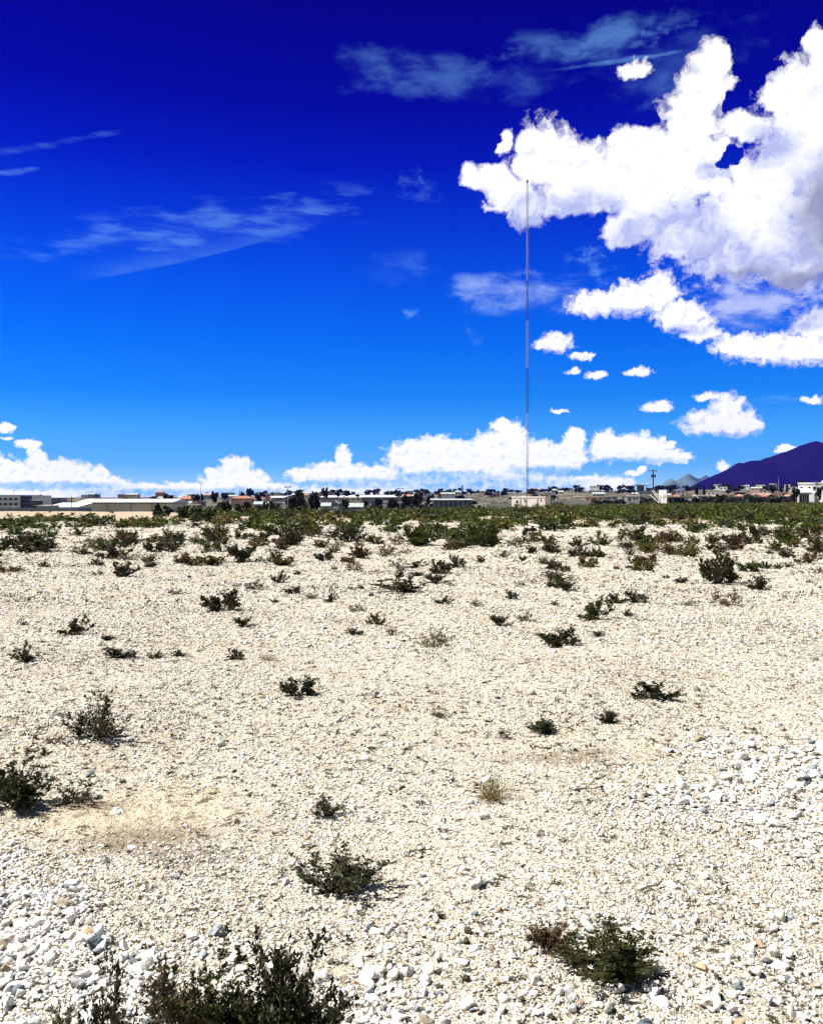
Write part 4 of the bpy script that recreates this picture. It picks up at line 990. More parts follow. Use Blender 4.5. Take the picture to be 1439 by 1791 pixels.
for a in [
 (69, 865, 882, 17, 520, 'round', 'big round dark tree behind the flat shed, right of the office'), (58, 866.5, 874, 8, 540, 'round', 'small tree top between office and big round dark tree'), (80, 872, 888, 18, 480, 'round', 'wide dark tree on the right of the big round one'),
 (219, 870, 877, 9, 520, 'round', 'largest of three tree tops above the cream warehouse roof'), (210, 872, 877, 7, 520, 'open', 'left of three tree tops above the cream warehouse roof'), (229, 872, 876, 6, 520, 'round', 'right of three tree tops above the cream warehouse roof'),
 (268, 867, 877, 12, 540, 'open', 'dark tree left of the pink red roof above the warehouse end'), (289, 863, 876, 8, 560, 'open', 'tall thin tree in front of the pink red roof'), (298, 866, 876, 9, 560, 'open', 'bushy tree right of the tall thin one by the pink red roof'),
 (339, 864.5, 876, 11, 560, 'open', 'tree at the right end of the dark red roof'), (347, 864, 877, 7, 560, 'open', 'narrow tree between two others right of the dark red roof'), (353, 863, 877, 8, 560, 'pine', 'pointed dark tree right of the dark red roof'),
 (376, 859, 878, 14, 500, 'open', 'ragged tall tree left of a wide one by the red tiled house'), (393, 861.5, 874, 12, 500, 'round', 'wide dark tree left of the red tiled house'), (424, 859.5, 869, 6, 640, 'open', 'small tree behind the red tiled roof beside a cypress'),
 (419.5, 858, 869, 2.2, 640, 'cypress', 'slim cypress behind the red tiled roof'), (437, 854, 869, 13, 620, 'round', 'tall rounded tree behind the red tiled roof'), (452, 860, 878, 12, 520, 'open', 'dark tree at the right end of the red tiled roof'),
 (276, 880.5, 904, 19, 78, 'pine', 'black looking conifer in front of the right part of the cream warehouse'), (294, 884.5, 903, 19, 80, 'round', 'dark tree right of the conifer at the warehouse corner'),
 (393, 876, 900, 24, 86, 'round', 'big black tree, left one of two at the edge of the scrub'), (424, 877, 902, 28, 83, 'round', 'big black tree, right one of two at the edge of the scrub'),
 (320, 884, 908, 22, 72, 'open', 'bushy green tree right of the cream warehouse', True), (345, 886, 910, 30, 66, 'open', 'broad green tree left of the two big black trees', True), (368, 890, 912, 26, 64, 'open', 'light green bushy tree beside the big black trees', True),
 (480, 877, 897, 18, 170, 'round', 'dark tree between the black pair and the tall street lamp'), (455, 884, 897, 14, 150, 'round', 'small dark tree right of the big black pair'), (465, 876, 893, 10, 200, 'open', 'loose tree behind the small dark one'),
 (510, 866, 896, 20, 220, 'open', 'wide ragged dark tree behind the tall street lamp'), (526, 857.5, 896, 18, 210, 'round', 'tall dense dark tree right of the tall street lamp'), (549, 862, 893, 16, 230, 'open', 'dark tree just right of the tall dense one'),
 (533, 879, 897, 12, 180, 'round', 'low black tree in front of the tall dense one'), (568, 852, 870, 13, 600, 'open', 'tall round tree standing out above the white roofed shed'), (590, 859, 869, 9, 620, 'round', 'round tree right of the tall round one above a white roof'),
 (608, 857, 868, 9, 620, 'open', 'upright tree top between two lamps above the white roofs'), (625, 864, 870, 7, 620, 'round', 'small round tree by the left end of the longest shed'), (698, 860.5, 869, 15, 640, 'round', 'broad tree under the right street lamp'),
 (555, 872, 893, 12, 240, 'open', 'dark tree left of the grey gabled houses'), (604, 872, 893, 13, 240, 'open', 'green leaning tree between the gabled houses'), (636, 876, 886, 16, 360, 'round', 'low dark tree behind the grey green roof'),
 (662, 871, 891, 14, 260, 'round', 'dark tree left of the bright white gable'), (685, 872, 892, 20, 250, 'open', 'broad dark tree right of the bright white gable'), (711, 866, 890, 18, 270, 'round', 'dark rounded tree at centre right of a broad one'),
 (729, 862, 888, 18, 290, 'round', 'dark rounded tree closest to the left end of the blue warehouse'), (745, 855.5, 864, 12, 760, 'round', 'round hill tree left of the dark chimney'), (750, 868, 882, 9, 280, 'open', 'small tree touching the left corner of the blue warehouse'),
 (787, 857.5, 864, 8, 780, 'round', 'small round hill tree close left of the dark chimney'), (880, 858.5, 865, 9, 800, 'round', 'hill tree left of the mast'), (935, 864.5, 871, 14, 420, 'round', 'green dome shaped tree above the mast cabin', True),
 (960, 865.5, 878, 24, 400, 'round', 'wide dark tree right of the mast cabin', True), (985, 852, 863, 4, 820, 'pine', 'thin pointed tree on the hill right of the mast'), (973, 858, 864, 9, 830, 'round', 'round tree left of the thin pointed hill tree'),
 (1007, 849.5, 861, 4.5, 820, 'pine', 'left and tallest of three pointed hill trees'), (1012, 853, 861, 5, 820, 'round', 'middle of three pointed hill trees'), (1017, 850.5, 861, 5, 820, 'pine', 'right of three pointed hill trees'),
 (1069, 853, 859, 6, 900, 'round', 'round tree at the top of the hill near the utility pole'), (1155, 850, 859, 9, 700, 'round', 'dark tree left of a rounder one below the far peaks'), (1170, 848.5, 859, 11, 700, 'round', 'dome shaped dark tree below the far peaks'),
 (1391, 853, 874, 15, 236, 'round', 'dark tree touching the left side of the white two storey building'), (1402, 838.5, 846, 8, 330, 'round', 'tree rising above the left corner of the white building'), (1431, 852, 874, 11, 228, 'open', 'tree in front of the white two storey building'),
 (1364, 846, 861, 9, 640, 'pine', 'dark pointed tree right of the lattice poles'), (1352, 848, 862, 12, 640, 'open', 'dark ragged tree between the lattice poles'), (1376, 846, 858, 5, 700, 'cypress', 'slim dark tree on the right hillside'),
 (1285, 853, 860, 16, 720, 'round', 'dark trees mass above the orange row left of the pink house'), (1218, 851, 860, 6, 720, 'cypress', 'dark cypress below the left flank of the big mountain'), (1231, 850, 860, 5, 730, 'cypress', 'taller dark cypress above the orange row'),
]: tree(*a)
def hill_trees():
    r = np.random.default_rng(8)
    for i in range(232):
        px = r.uniform(430, 1400); D = r.uniform(600, 1100) if i < 120 else r.uniform(980, 1075)
        x = X(px, D); H = r.uniform(2.5, 6.0) if i < 120 else r.uniform(3, 7.5); w = r.uniform(4, 10)
        yt = HY - (gz(x, D) + H - EYE) / D * FPX
        tree(px, yt, yt + 6, w / D * FPX, D, ['round', 'open', 'round', 'pine', 'cypress'][r.integers(5)] if w < 6.5 else 'round', 'small dark tree among the houses on the far hillside', False, 'trees among the houses on the far hillside', 0.1)
hill_trees()
def slope_shrubs():
    r = np.random.default_rng(31)
    for i in range(170):
        px = r.uniform(560, 1400); D = r.uniform(230, 560)
        w = r.uniform(2.5, 6.0); H = r.uniform(1.6, 3.2); yt = HY - (gz(X(px, D), D) + H - EYE) / D * FPX
        key = ('slope', i % 5)
        if key not in CROWNS: CROWNS[key] = crown_mesh('round', 1500 + i, TLEAF)
        tag(link('slope_bush', CROWNS[key], None, (X(px, D), D, gz(X(px, D), D) - 0.1), r.uniform(0, 6), (w, w, H)), 'dark bush on the slope between the field and the hillside houses', 'bush', 'dark bushes on the slope below the hillside houses')
slope_shrubs()

# ---------------------------------------------------------------- poles
def pole(name, label, cat, px, yt, D, r=0.09, mat=None, head=None, group=None):
    x = X(px, D); z0 = gz(x, D); zt = Z(yt, D)
    t = thing(name, label, cat, (x, D, z0), 0, group); h = zt - z0
    mb = MB(); mb.tube((0, 0, -0.1), (0, 0, h), r, r * 0.65, 7); mb.build('pole', mat or STEEL, t)
    return t, h
def lamp(px, yt, D, wpx, label, n=2, r=0.1):
    t, h = pole('street_lamp', label, 'street lamp', px, yt, D, r, STEEL, None, 'tall street lamps above the town')
    w = wpx / FPX * D / 2
    mb = MB(); mb.box(-w, w, -0.06, 0.06, h - 0.04, h + 0.08); mb.build('arm', STEEL, t)
    for s in (-1, 1):
        m2 = MB(); m2.prism([(s * w - 0.32, h - 0.16), (s * w + 0.32, h - 0.16), (s * w + 0.24, h + 0.12), (s * w - 0.24, h + 0.12)], -0.2, 0.2); m2.build('lamp_head', BLACK, t)
lamp(503.5, 851.5, 210.0, 7.5, 'tall street lamp in front of the dark trees at centre left', r=0.1)
lamp(700.0, 854.5, 330.0, 8.5, 'street lamp with a wide head above the longest white shed', r=0.12)
lamp(351.0, 844.5, 380.0, 5.0, 'floodlight pole highest above the left skyline', r=0.12)
lamp(601.0, 859.3, 420.0, 4.5, 'small double headed street lamp beside the upright tree top', r=0.12)
lamp(361.5, 861.5, 420.0, 4.0, 'low street lamp right of the floodlight pole', r=0.12)
# utility pole with crossarm
D = 215.0; t, h = pole('utility_pole', 'dark wooden utility pole with a crossarm and transformers', 'utility pole', 1142, 821, D, 0.19, WOODP)
mb = MB(); mb.box(-1.05, 1.05, -0.1, 0.06, h - 0.42, h - 0.26); mb.build('crossarm', WOODP, t)
for s in (-0.95, -0.5, 0.5, 0.95):
    m2 = MB(); m2.tube((s, -0.02, h - 0.255), (s, -0.02, h - 0.02), 0.06, 0.04, 6); m2.build('insulator', GREYW, t)
mb = MB(); mb.box(-0.5, 0.5, -0.1, 0.06, h - 1.42, h - 1.3); mb.build('lower_arm', WOODP, t)
for s in (-0.36, 0.36):
    m2 = MB(); m2.tube((s, -0.2, h - 1.95), (s, -0.2, h - 1.3), 0.2, None, 8); m2.tube((s, -0.2, h - 1.3), (s, -0.2, h - 1.15), 0.06, None, 6); m2.build('transformer', BLACK, t)
# lattice poles on the right
for px, yt, D, label in ((1356.5, 843, 300.0, 'wooden pole, left of two before the trees on the right'), (1361.5, 834, 420.0, 'tall pale pole, right of two before the trees on the right'), (1272.5, 854, 300.0, 'dark pole rising before the orange roofed row'),
                         (1428.5, 841, 225.0, 'dark pole standing in front of the white two storey building'), (125.5, 868, 240.0, 'dark pole with a small bracket by the low white roof on the left'), (1108.8, 848, 300.0, 'thick dark post left of the industrial block'),
                         (1148.5, 849, 340.0, 'left of two dark posts right of the utility pole'), (1151, 848, 340.0, 'right of two dark posts right of the utility pole'), (399, 859.5, 520.0, 'thin pole right of the wide tree by the red tiled roof'), (477, 858.5, 600.0, 'thin pole above the shortest long shed')):
    t, h = pole('pole', label, 'pole', px, yt, D, 0.16 if D < 450 else 0.2, WOODP if 'pale' not in label else STEEL)
    mb = MB(); w = 0.55; mb.box(-w, w, -0.08, 0.08, h - 0.7, h - 0.55); mb.build('crossarm', WOODP, t)
# dark chimney
x = X(808.5, 700.0); z0 = gz(x, 700); t = thing('chimney', 'thick dark chimney standing on the hill left of the mast', 'chimney', (x, 700.0, z0)); h = Z(849, 700) - z0
mb = MB(); mb.tube((0, 0, -0.3), (0, 0, h), 0.75, 0.5, 10); mb.build('shaft', BLACK, t); mb = MB(); mb.tube((0, 0, h - 0.5), (0, 0, h + 0.01), 0.68, 0.68, 10); mb.build('rim', DARKTRIM, t)
AG = 'thin poles and aerials on the skyline'
r_ = np.random.default_rng(21)
for px, yt in [(626, 861), (634.5, 859), (641, 860), (654, 858), (660.5, 858), (663.5, 859), (678.5, 857), (684.5, 857.5), (715, 859), (719, 858), (769.5, 855), (780.5, 857), (817, 857), (824, 852), (837.5, 856), (849, 856), (862.5, 852), (897.5, 853), (904, 855), (912, 856), (935, 853), (946, 852), (959, 856), (1000, 852), (1048, 852), (294, 864), (307, 866), (327, 864), (234, 866), (1200, 848), (1244, 850), (1338, 846), (1383, 844), (1420, 842), (1440, 838), (490, 862), (530, 861), (516, 862)]:
    D = 720.0 if 430 < px < 1100 else 640.0
    t, h = pole('aerial_pole', 'thin dark aerial pole on the skyline, one of many', 'pole', px, yt, D, 0.16, WOODP, None, AG)
    mb = MB(); k = r_.uniform(0.3, 0.8); mb.box(-k, k, -0.06, 0.06, h - 0.5, h - 0.36); mb.build('crossbar', WOODP, t)

# ---------------------------------------------------------------- mountains
def mountain(name, prof, D, depth, mat, seed, spur):
    r = np.random.default_rng(seed)
    px = np.linspace(prof[0][0], prof[-1][0], 420); py = np.interp(px, [p[0] for p in prof], [p[1] for p in prof])
    py = py + sum(0.5 / k * np.sin(px * 0.21 * k + r.uniform(0, 6)) for k in (1, 2, 3.3, 5)) * np.clip((860 - py) / 15, 0, 1) * 0.6
    z = EYE - (py - HY) / FPX * D; x = (px - CX) / FPX * D
    t = np.concatenate([np.linspace(-1, 0, 60), np.linspace(0, 1, 30)[1:]])
    prof_d = np.where(t < 0, (1 + t) ** 1.35, (1 - t) ** 1.1)
    base = 5.0
    Xg = np.repeat(x[None], len(t), 0); Yg = D + t[:, None] * depth + 0 * Xg
    Zg = base + np.maximum(z - base, 0)[None] * prof_d[:, None]
    sp = np.zeros_like(Zg)
    for k in range(6):
        f = 0.004 * 1.75 ** k * 4500 / D; sp += np.abs(np.sin(Xg * f + 1.5 * np.sin(Yg * f * 0.8 + r.uniform(0, 6)) + r.uniform(0, 6))) * 0.55 ** k
    sp = sp / sp.max()
    bump = 4 * (prof_d * (1 - prof_d))[:, None] 
    Zg = Zg - spur * np.maximum(z - base, 0)[None] * sp * bump
    V = np.stack([Xg, Yg, Zg], -1).reshape(-1, 3); m = len(px); n = len(t)
    i = (np.arange(n - 1)[:, None] * m + np.arange(m - 1)[None]).ravel(); F = np.stack([i, i + 1, i + m + 1, i + m], 1)
    o = link(name, np_mesh(name, V, F, mat, smooth=False)); o['kind'] = 'structure'
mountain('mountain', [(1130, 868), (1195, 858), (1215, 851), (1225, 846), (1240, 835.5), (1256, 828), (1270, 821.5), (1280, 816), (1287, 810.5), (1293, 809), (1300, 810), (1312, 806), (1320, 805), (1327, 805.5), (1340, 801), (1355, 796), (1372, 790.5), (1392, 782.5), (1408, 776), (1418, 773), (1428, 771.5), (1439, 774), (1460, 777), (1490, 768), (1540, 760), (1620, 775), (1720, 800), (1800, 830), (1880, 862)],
         4600.0, 1500.0, simple_mat('cloud_shaded_mountain', (0.007, 0.0045, 0.020), 0.95, 0.5, 0.004, spec=0.0), 3, 0.35)  # cloud shadow and bluish distance put into the base colour
mountain('far_hills', [(1120, 868), (1150, 854), (1158, 847), (1164, 841), (1169, 838), (1174, 837.5), (1179, 840), (1184, 839), (1190, 836), (1196, 831.5), (1201, 829), (1206, 829), (1211, 832), (1217, 836), (1224, 836.5), (1229, 834), (1233, 831.5), (1237, 832), (1244, 838), (1256, 845), (1280, 855), (1310, 864)],
         6800.0, 1200.0, simple_mat('far_hill_rock', (0.085, 0.14, 0.12), 0.95, 0.65, 0.006, spec=0.0), 6, 0.5)
# ---------------------------------------------------------------- haze
def build_haze():
    mb = MB(); mb.box(-3300, 5200, -60, 8300, -9.0, 420.0)
    m, nt, N, L = new_mat('haze_air')
    N.remove(N['Principled BSDF']); v = N.new('ShaderNodeVolumePrincipled')
    v.inputs['Color'].default_value = (0.045, 0.06, 0.90, 1); v.inputs['Density'].default_value = HAZE; v.inputs['Anisotropy'].default_value = 0.0
    L.new(v.outputs[0], N['Material Output'].inputs['Volume'])
    o = mb.build('haze', m); o['kind'] = 'stuff'
HAZE = 0.00004
if HAZE > 0: build_haze()

# ---------------------------------------------------------------- sky, clouds, sun, camera
EXPO = 1.22
def build_world():
    w = bpy.data.worlds.new('World'); S.world = w; w.use_nodes = True
    nt = w.node_tree; N = nt.nodes; L = nt.links; bg = N['Background']; bg.inputs['Strength'].default_value = 0.1
    def val(sock, v):
        if hasattr(v, 'is_output') or isinstance(v, bpy.types.NodeSocket): L.new(v, sock)
        else: sock.default_value = v
    def M(op, a, b=0.0, c=0.0, clamp=False):
        n = N.new('ShaderNodeMath'); n.operation = op; n.use_clamp = clamp
        val(n.inputs[0], a); val(n.inputs[1], b); val(n.inputs[2], c); return n.outputs[0]
    def VM(op, a, b=None, c=None, out=0):
        n = N.new('ShaderNodeVectorMath'); n.operation = op; val(n.inputs[0], a)
        if b is not None: val(n.inputs[1], b)
        if c is not None: val(n.inputs[2], c)
        return n.outputs['Value'] if op in ('LENGTH', 'DOT_PRODUCT') else n.outputs[0]
    def MR(v, a, b, c=0.0, d=1.0, smooth=True):
        n = N.new('ShaderNodeMapRange'); n.interpolation_type = 'SMOOTHSTEP' if smooth else 'LINEAR'
        val(n.inputs['Value'], v); n.inputs['From Min'].default_value = a; n.inputs['From Max'].default_value = b; n.inputs['To Min'].default_value = c; n.inputs['To Max'].default_value = d
        return n.outputs['Result']
    def MIX(f, a, b, mode='MIX'):
        n = N.new('ShaderNodeMix'); n.data_type = 'RGBA'; n.blend_type = mode; n.clamp_factor = True; val(n.inputs['Factor'], f)
        for s, v in (('A', a), ('B', b)):
            if isinstance(v, tuple): n.inputs[s].default_value = (*v, 1)
            else: L.new(v, n.inputs[s])
        return n.outputs['Result']
    def NOISE(vec, scale, detail=6, rough=0.55, dist=0.0, color=False):
        n = N.new('ShaderNodeTexNoise'); n.noise_dimensions = '2D'; L.new(vec, n.inputs['Vector']); n.inputs['Scale'].default_value = scale
        n.inputs['Detail'].default_value = detail; n.inputs['Roughness'].default_value = rough; n.inputs['Distortion'].default_value = dist
        return n.outputs['Color'] if color else n.outputs['Fac']
    def VOR(vec, scale, detail=3, rough=0.5):
        n = N.new('ShaderNodeTexVoronoi'); n.voronoi_dimensions = '2D'; n.feature = 'F1'; L.new(vec, n.inputs['Vector']); n.inputs['Scale'].default_value = scale
        n.inputs['Detail'].default_value = detail; n.inputs['Roughness'].default_value = rough; n.normalize = True
        return n.outputs['Distance']
    tc = N.new('ShaderNodeTexCoord'); d = VM('NORMALIZE', tc.outputs['Generated'])
    sx = N.new('ShaderNodeSeparateXYZ'); L.new(d, sx.inputs[0]); DEG = 180 / math.pi
    az = M('MULTIPLY', M('ARCTAN2', sx.outputs[0], sx.outputs[1]), DEG); el = M('MULTIPLY', M('ARCSINE', sx.outputs[2]), DEG)
    cb = N.new('ShaderNodeCombineXYZ'); L.new(az, cb.inputs[0]); L.new(el, cb.inputs[1]); q = cb.outputs[0]

    def sky_dir(px, py):                                # azimuth and elevation in degrees of a direction in the photograph
        a = math.atan2(px - CX, FPX); e = math.atan2(HY - py, math.hypot(FPX, px - CX)); return a * DEG, e * DEG
    def sky_ell(px, py, rx, ry):
        a, e = sky_dir(px, py); a1, _ = sky_dir(px + rx, py); _, e1 = sky_dir(px, py - ry); return a, e, abs(a1 - a), abs(e1 - e)

    # clear sky
    sk = N.new('ShaderNodeTexSky'); sk.sky_type = 'NISHITA'; sk.sun_disc = False; sk.sun_elevation = SUN_EL; sk.sun_rotation = SUN_AZ
    sk.altitude = 1200; sk.air_density = 1.0; sk.dust_density = 0.6
    def lin(c): return tuple(((v / 255 + 0.055) / 1.055) ** 2.4 if v > 10 else v / 255 / 12.92 for v in c)
    stops = [(-2, (170, 232, 255)), (0.6, (182, 238, 262)), (2.0, (120, 214, 268)), (4.2, (76, 188, 268)), (6.5, (28, 152, 266)), (9.8, (0, 124, 262)), (13.5, (0, 95, 252)), (17.0, (0, 64, 232)), (20.5, (0, 30, 204)), (24.0, (1, 8, 172)), (27.5, (2, 3, 155)), (31, (3, 0, 132)), (60, (2, 0, 90))]
    meas = {-2: (7.3, 6.9, 5.1), 0.6: (7.3, 7.1, 5.5), 2.0: (6.9, 7.5, 6.4), 4.2: (5.2, 6.7, 7.2), 6.5: (4.05, 5.7, 7.2), 9.8: (3.05, 4.6, 6.6), 13.5: (2.47, 3.83, 6.0), 17.0: (2.13, 3.35, 5.5), 20.5: (1.9, 3.0, 5.1), 24.0: (1.73, 2.75, 4.8), 27.5: (1.62, 2.58, 4.5), 31: (1.55, 2.45, 4.25), 60: (1.3, 2.1, 3.6)}
    cr = N.new('ShaderNodeValToRGB'); cr.color_ramp.interpolation = 'LINEAR'
    els = cr.color_ramp.elements
    while len(els) < len(stops): els.new(0.5)
    for e_, (deg, c) in zip(els, stops):
        g = [v / (2 ** EXPO) / (0.1 * m_) for v, m_ in zip(lin(c), meas[deg])]
        e_.position = (deg + 5) / 70; e_.color = (*g, 1)
    L.new(M('DIVIDE', M('ADD', el, 5.0), 70.0), cr.inputs['Fac'])
    sky = MIX(1.0, sk.outputs[0], cr.outputs['Color'], 'MULTIPLY')
    away = M('MAXIMUM', MR(M('ABSOLUTE', az), 36, 48), MR(el, 35, 46))     # outside the deep blue sector the unseen sky is dimmed for neutral shadow fill
    sky = MIX(away, sky, MIX(1.0, sk.outputs[0], (0.34, 0.30, 0.25), 'MULTIPLY'))
    K = 10.0 / 2 ** EXPO                                # a displayed value of 1

    # wisps of high cloud: shared stretched noises held inside soft rotated ellipses
    def rot_noise(deg, stretch, scale, seed, detail=7, rough=0.58, dist=0.15):
        n = N.new('ShaderNodeMapping'); n.inputs['Location'].default_value = (seed * 7.3, seed * 3.1, 0); n.inputs['Rotation'].default_value = (0, 0, math.radians(-deg)); n.inputs['Scale'].default_value = (1 / stretch, 1, 1)
        L.new(q, n.inputs['Vector']); return MR(NOISE(n.outputs[0], scale, detail, rough, dist), 0.33, 0.70)
    wisp_flat = rot_noise(3, 2.2, 0.55, 1.0); wisp_slant = rot_noise(13, 4.2, 1.15, 4.0); wisp_fine = rot_noise(-20, 1.5, 1.7, 9.0)
    wq = NOISE(q, 0.28, 3, 0.5, 0, True); qw = VM('ADD', q, VM('MULTIPLY', VM('SUBTRACT', wq, (0.5, 0.5, 0.5)), (4.0, 1.4, 0)))
    def wisps(lst):
        cir = None
        for (px, py, rx, ry, rot, amp, slant) in lst:
            a, e, ra, re = sky_ell(px, py, rx, ry)
            n = N.new('ShaderNodeMapping'); n.vector_type = 'TEXTURE'; n.inputs['Location'].default_value = (a, e, 0); n.inputs['Rotation'].default_value = (0, 0, math.radians(rot)); n.inputs['Scale'].default_value = (ra, re, 1)
            L.new(q if slant == 1 else qw, n.inputs['Vector']); nz = (wisp_flat, wisp_slant, wisp_fine)[slant]
            v = M('MULTIPLY', M('MULTIPLY', MR(M('SUBTRACT', VM('LENGTH', n.outputs[0]), M('MULTIPLY_ADD', nz, 0.6, -0.3)), 1.1, 0.05), M('MULTIPLY_ADD', nz, 0.8, 0.2)), amp)
            cir = v if cir is None else M('MAXIMUM', cir, v)
        return cir
    cir = wisps([(1060, 74, 185, 40, 4, 0.95, 0), (1075, 107, 175, 6, 2, 1.0, 1), (740, 130, 205, 48, -4, 0.62, 0), (905, 140, 120, 30, 0, 0.5, 0), (1150, 150, 90, 40, 0, 0.5, 0), (1180, 95, 150, 60, 0, 0.3, 0),
                 (360, 398, 310, 44, 11, 0.9, 1), (95, 250, 160, 9, 17, 0.45, 1), (20, 300, 45, 7, 15, 1.0, 1),
                 (905, 515, 150, 36, -3, 1.3, 0), (680, 470, 90, 30, 0, 0.55, 0), (735, 322, 40, 26, -40, 0.4, 2), (1330, 530, 130, 45, 5, 1.7, 0), (1385, 699, 80, 9, -4, 1.6, 1), (360, 760, 40, 5, -6, 1.7, 1), (713, 545, 16, 10, -30, 1.1, 2), (824, 587, 12, 18, 30, 0.5, 2), (1040, 462, 34, 34, 30, 1.0, 2), (1060, 72, 170, 30, 4, 0.7, 2)])
    # sharp lower edge of the long left streak
    a0, e0 = sky_dir(115, 503); a1, e1 = sky_dir(600, 385)
    line = M('SUBTRACT', el, M('ADD', M('MULTIPLY', M('SUBTRACT', az, a0), (e1 - e0) / (a1 - a0)), e0))
    tt = M('MULTIPLY', M('SUBTRACT', az, (a0 + a1) / 2), 2 / (a1 - a0))
    line = M('ADD', line, M('MULTIPLY', M('MULTIPLY', tt, tt), -0.25))
    st = M('MULTIPLY', M('MULTIPLY', MR(line, -0.05, 0.10), MR(line, 1.5, 0.0)), M('MULTIPLY', MR(az, a0 - 0.5, a0 + 4), MR(az, a1 + 1, a1 - 7)))
    cir = M('MAXIMUM', cir, M('MULTIPLY', M('MULTIPLY', st, M('MULTIPLY_ADD', wisp_slant, 0.5, 0.5)), 0.5))
    sky_hi = MIX(M('MULTIPLY', cir, 0.42), sky, tuple(v * K for v in (0.20, 0.50, 1.0)))

    veil = wisps([(1330, 528, 150, 55, 5, 1.5, 0), (1275, 490, 110, 40, 0, 1.1, 2), (905, 512, 120, 32, -3, 0.75, 0), (1420, 520, 70, 40, 0, 1.3, 2), (1050, 830, 200, 30, 0, 0.5, 0)])
    sky_hi = MIX(M('MULTIPLY', veil, 0.85), sky_hi, tuple(v * K for v in (0.50, 0.58, 0.98)))

    # cumulus: soft union of ellipses, edges eaten by noise
    BIG = [(1245, 112, 36, 48), (1228, 165, 50, 50), (1205, 225, 60, 62), (1385, 165, 55, 55), (1425, 72, 20, 24), (1445, 125, 36, 60), (1405, 245, 90, 90), (1345, 335, 110, 80), (1200, 300, 85, 70), (1118, 275, 66, 60), (948, 275, 56, 62), (1005, 300, 66, 60), (868, 314, 42, 22), (900, 345, 50, 28), (826, 306, 24, 18), (880, 245, 12, 24), (1050, 320, 60, 52), (1125, 335, 80, 50), (1000, 355, 75, 24), (925, 378, 36, 24), (1095, 395, 42, 34), (1175, 400, 75, 46), (1255, 405, 90, 70), (1350, 430, 90, 60), (1435, 400, 70, 90), (1385, 478, 62, 26), (1290, 450, 85, 26), (1105, 120, 26, 18), (1445, 190, 50, 80), (1500, 300, 90, 160), (1300, 222, 46, 26), (1225, 262, 30, 34)]
    MIDC = [(1150, 512, 36, 38), (1100, 522, 50, 28), (1040, 530, 45, 22), (1192, 552, 44, 28), (1225, 578, 32, 20), (1290, 603, 44, 22), (1342, 608, 62, 25), (1400, 612, 62, 25), (1425, 570, 45, 30), (1480, 600, 60, 40),
            (970, 600, 32, 17), (1020, 624, 20, 7), (1255, 737, 66, 22), (1275, 715, 28, 27), (1300, 742, 32, 23), (1238, 692, 24, 8), (1150, 711, 28, 10), (1003, 649, 12, 6), (1046, 655, 18, 7), (1115, 651, 21, 7), (978, 718, 16, 4), (1422, 698, 18, 7)]
    LOW = [(1265, 815, 12, 9), (1375, 785, 18, 7), (1122, 820, 8, 5), (1105, 828, 16, 5),
           (10, 747, 15, 8), (50, 776, 22, 8), (12, 767, 12, 3), (-20, 820, 50, 30), (25, 828, 40, 22), (65, 803, 18, 14), (60, 790, 14, 8), (80, 830, 50, 20), (112, 826, 42, 22), (150, 832, 20, 17), (174, 833, 17, 18), (200, 847, 28, 13), (100, 862, 150, 10), (250, 860, 80, 14), (325, 857, 60, 13),
           (413, 815, 26, 18), (400, 835, 35, 18), (440, 840, 30, 18), (368, 825, 11, 8), (385, 848, 40, 16), (480, 858, 50, 13), (600, 800, 14, 19), (580, 826, 50, 18), (530, 829, 28, 12), (640, 832, 60, 18), (700, 800, 24, 18), (730, 800, 50, 30), (762, 788, 44, 26), (800, 800, 60, 30), (865, 785, 50, 30), (893, 768, 28, 30), (880, 745, 18, 13), (932, 797, 50, 28), (900, 815, 80, 22), (965, 802, 42, 20), (1005, 768, 20, 20), (990, 800, 36, 22), (1060, 780, 30, 26), (1110, 782, 56, 23), (1150, 797, 50, 13), (1165, 778, 18, 7), (1190, 800, 18, 10), (1045, 845, 60, 13), (850, 845, 160, 18), (640, 855, 110, 10)]
    def warp(scale, amp):
        wn = NOISE(q, scale, 4, 0.6, 0, True); return VM('ADD', q, VM('MULTIPLY', VM('SUBTRACT', wn, (0.5, 0.5, 0.5)), (amp, amp * 0.75, 0)))
    def union(ells, qq, k, grow=1.0):
        dd = None
        for (px, py, rx, ry) in ells:
            a, e, ra, re = sky_ell(px, py, rx * grow, ry * grow)
            l = VM('LENGTH', VM('MULTIPLY_ADD', qq, (1 / ra, 1 / re, 0), (-a / ra, -e / re, 0)))
            dd = l if dd is None else M('SMOOTH_MIN', dd, l, k)
        return dd
    def billow(qq, s, detail=8):                        # puffy plus ragged detail, about 0..1
        return M('ADD', M('MULTIPLY', M('SUBTRACT', 1.0, VOR(qq, s, 2.5, 0.55)), 0.62), M('MULTIPLY', NOISE(qq, s * 1.5, detail, 0.60), 0.62))
    def cumulus(ells, qq, s, amp, grow, edge, off, greys, gk, base_sky, shade_c, deepc=None, hole=None, relk=0.42, gain=1.15):
        n = billow(qq, s)
        h = M('ADD', M('SUBTRACT', 1.0, union(ells, qq, 0.26, grow)), M('MULTIPLY', M('SUBTRACT', n, 0.66), amp))
        if hole is not None: h = M('SUBTRACT', h, MR(hole, 1.2, 0.5, 0, 1.3))
        alpha = M('POWER', MR(h, -0.02, edge), 0.85)
        n2 = billow(VM('ADD', qq, off), s, 5); rel = MR(M('SUBTRACT', n2, n), 0.0, 0.32)
        g = M('MULTIPLY', MR(union(greys, qq, 0.3, 1.15), 1.3, 0.45), M('MULTIPLY_ADD', NOISE(qq, s * 1.3, 4, 0.55), 1.5, 0.0))
        sh = M('ADD', M('MULTIPLY', rel, relk), M('MULTIPLY', g, gk), clamp=True)
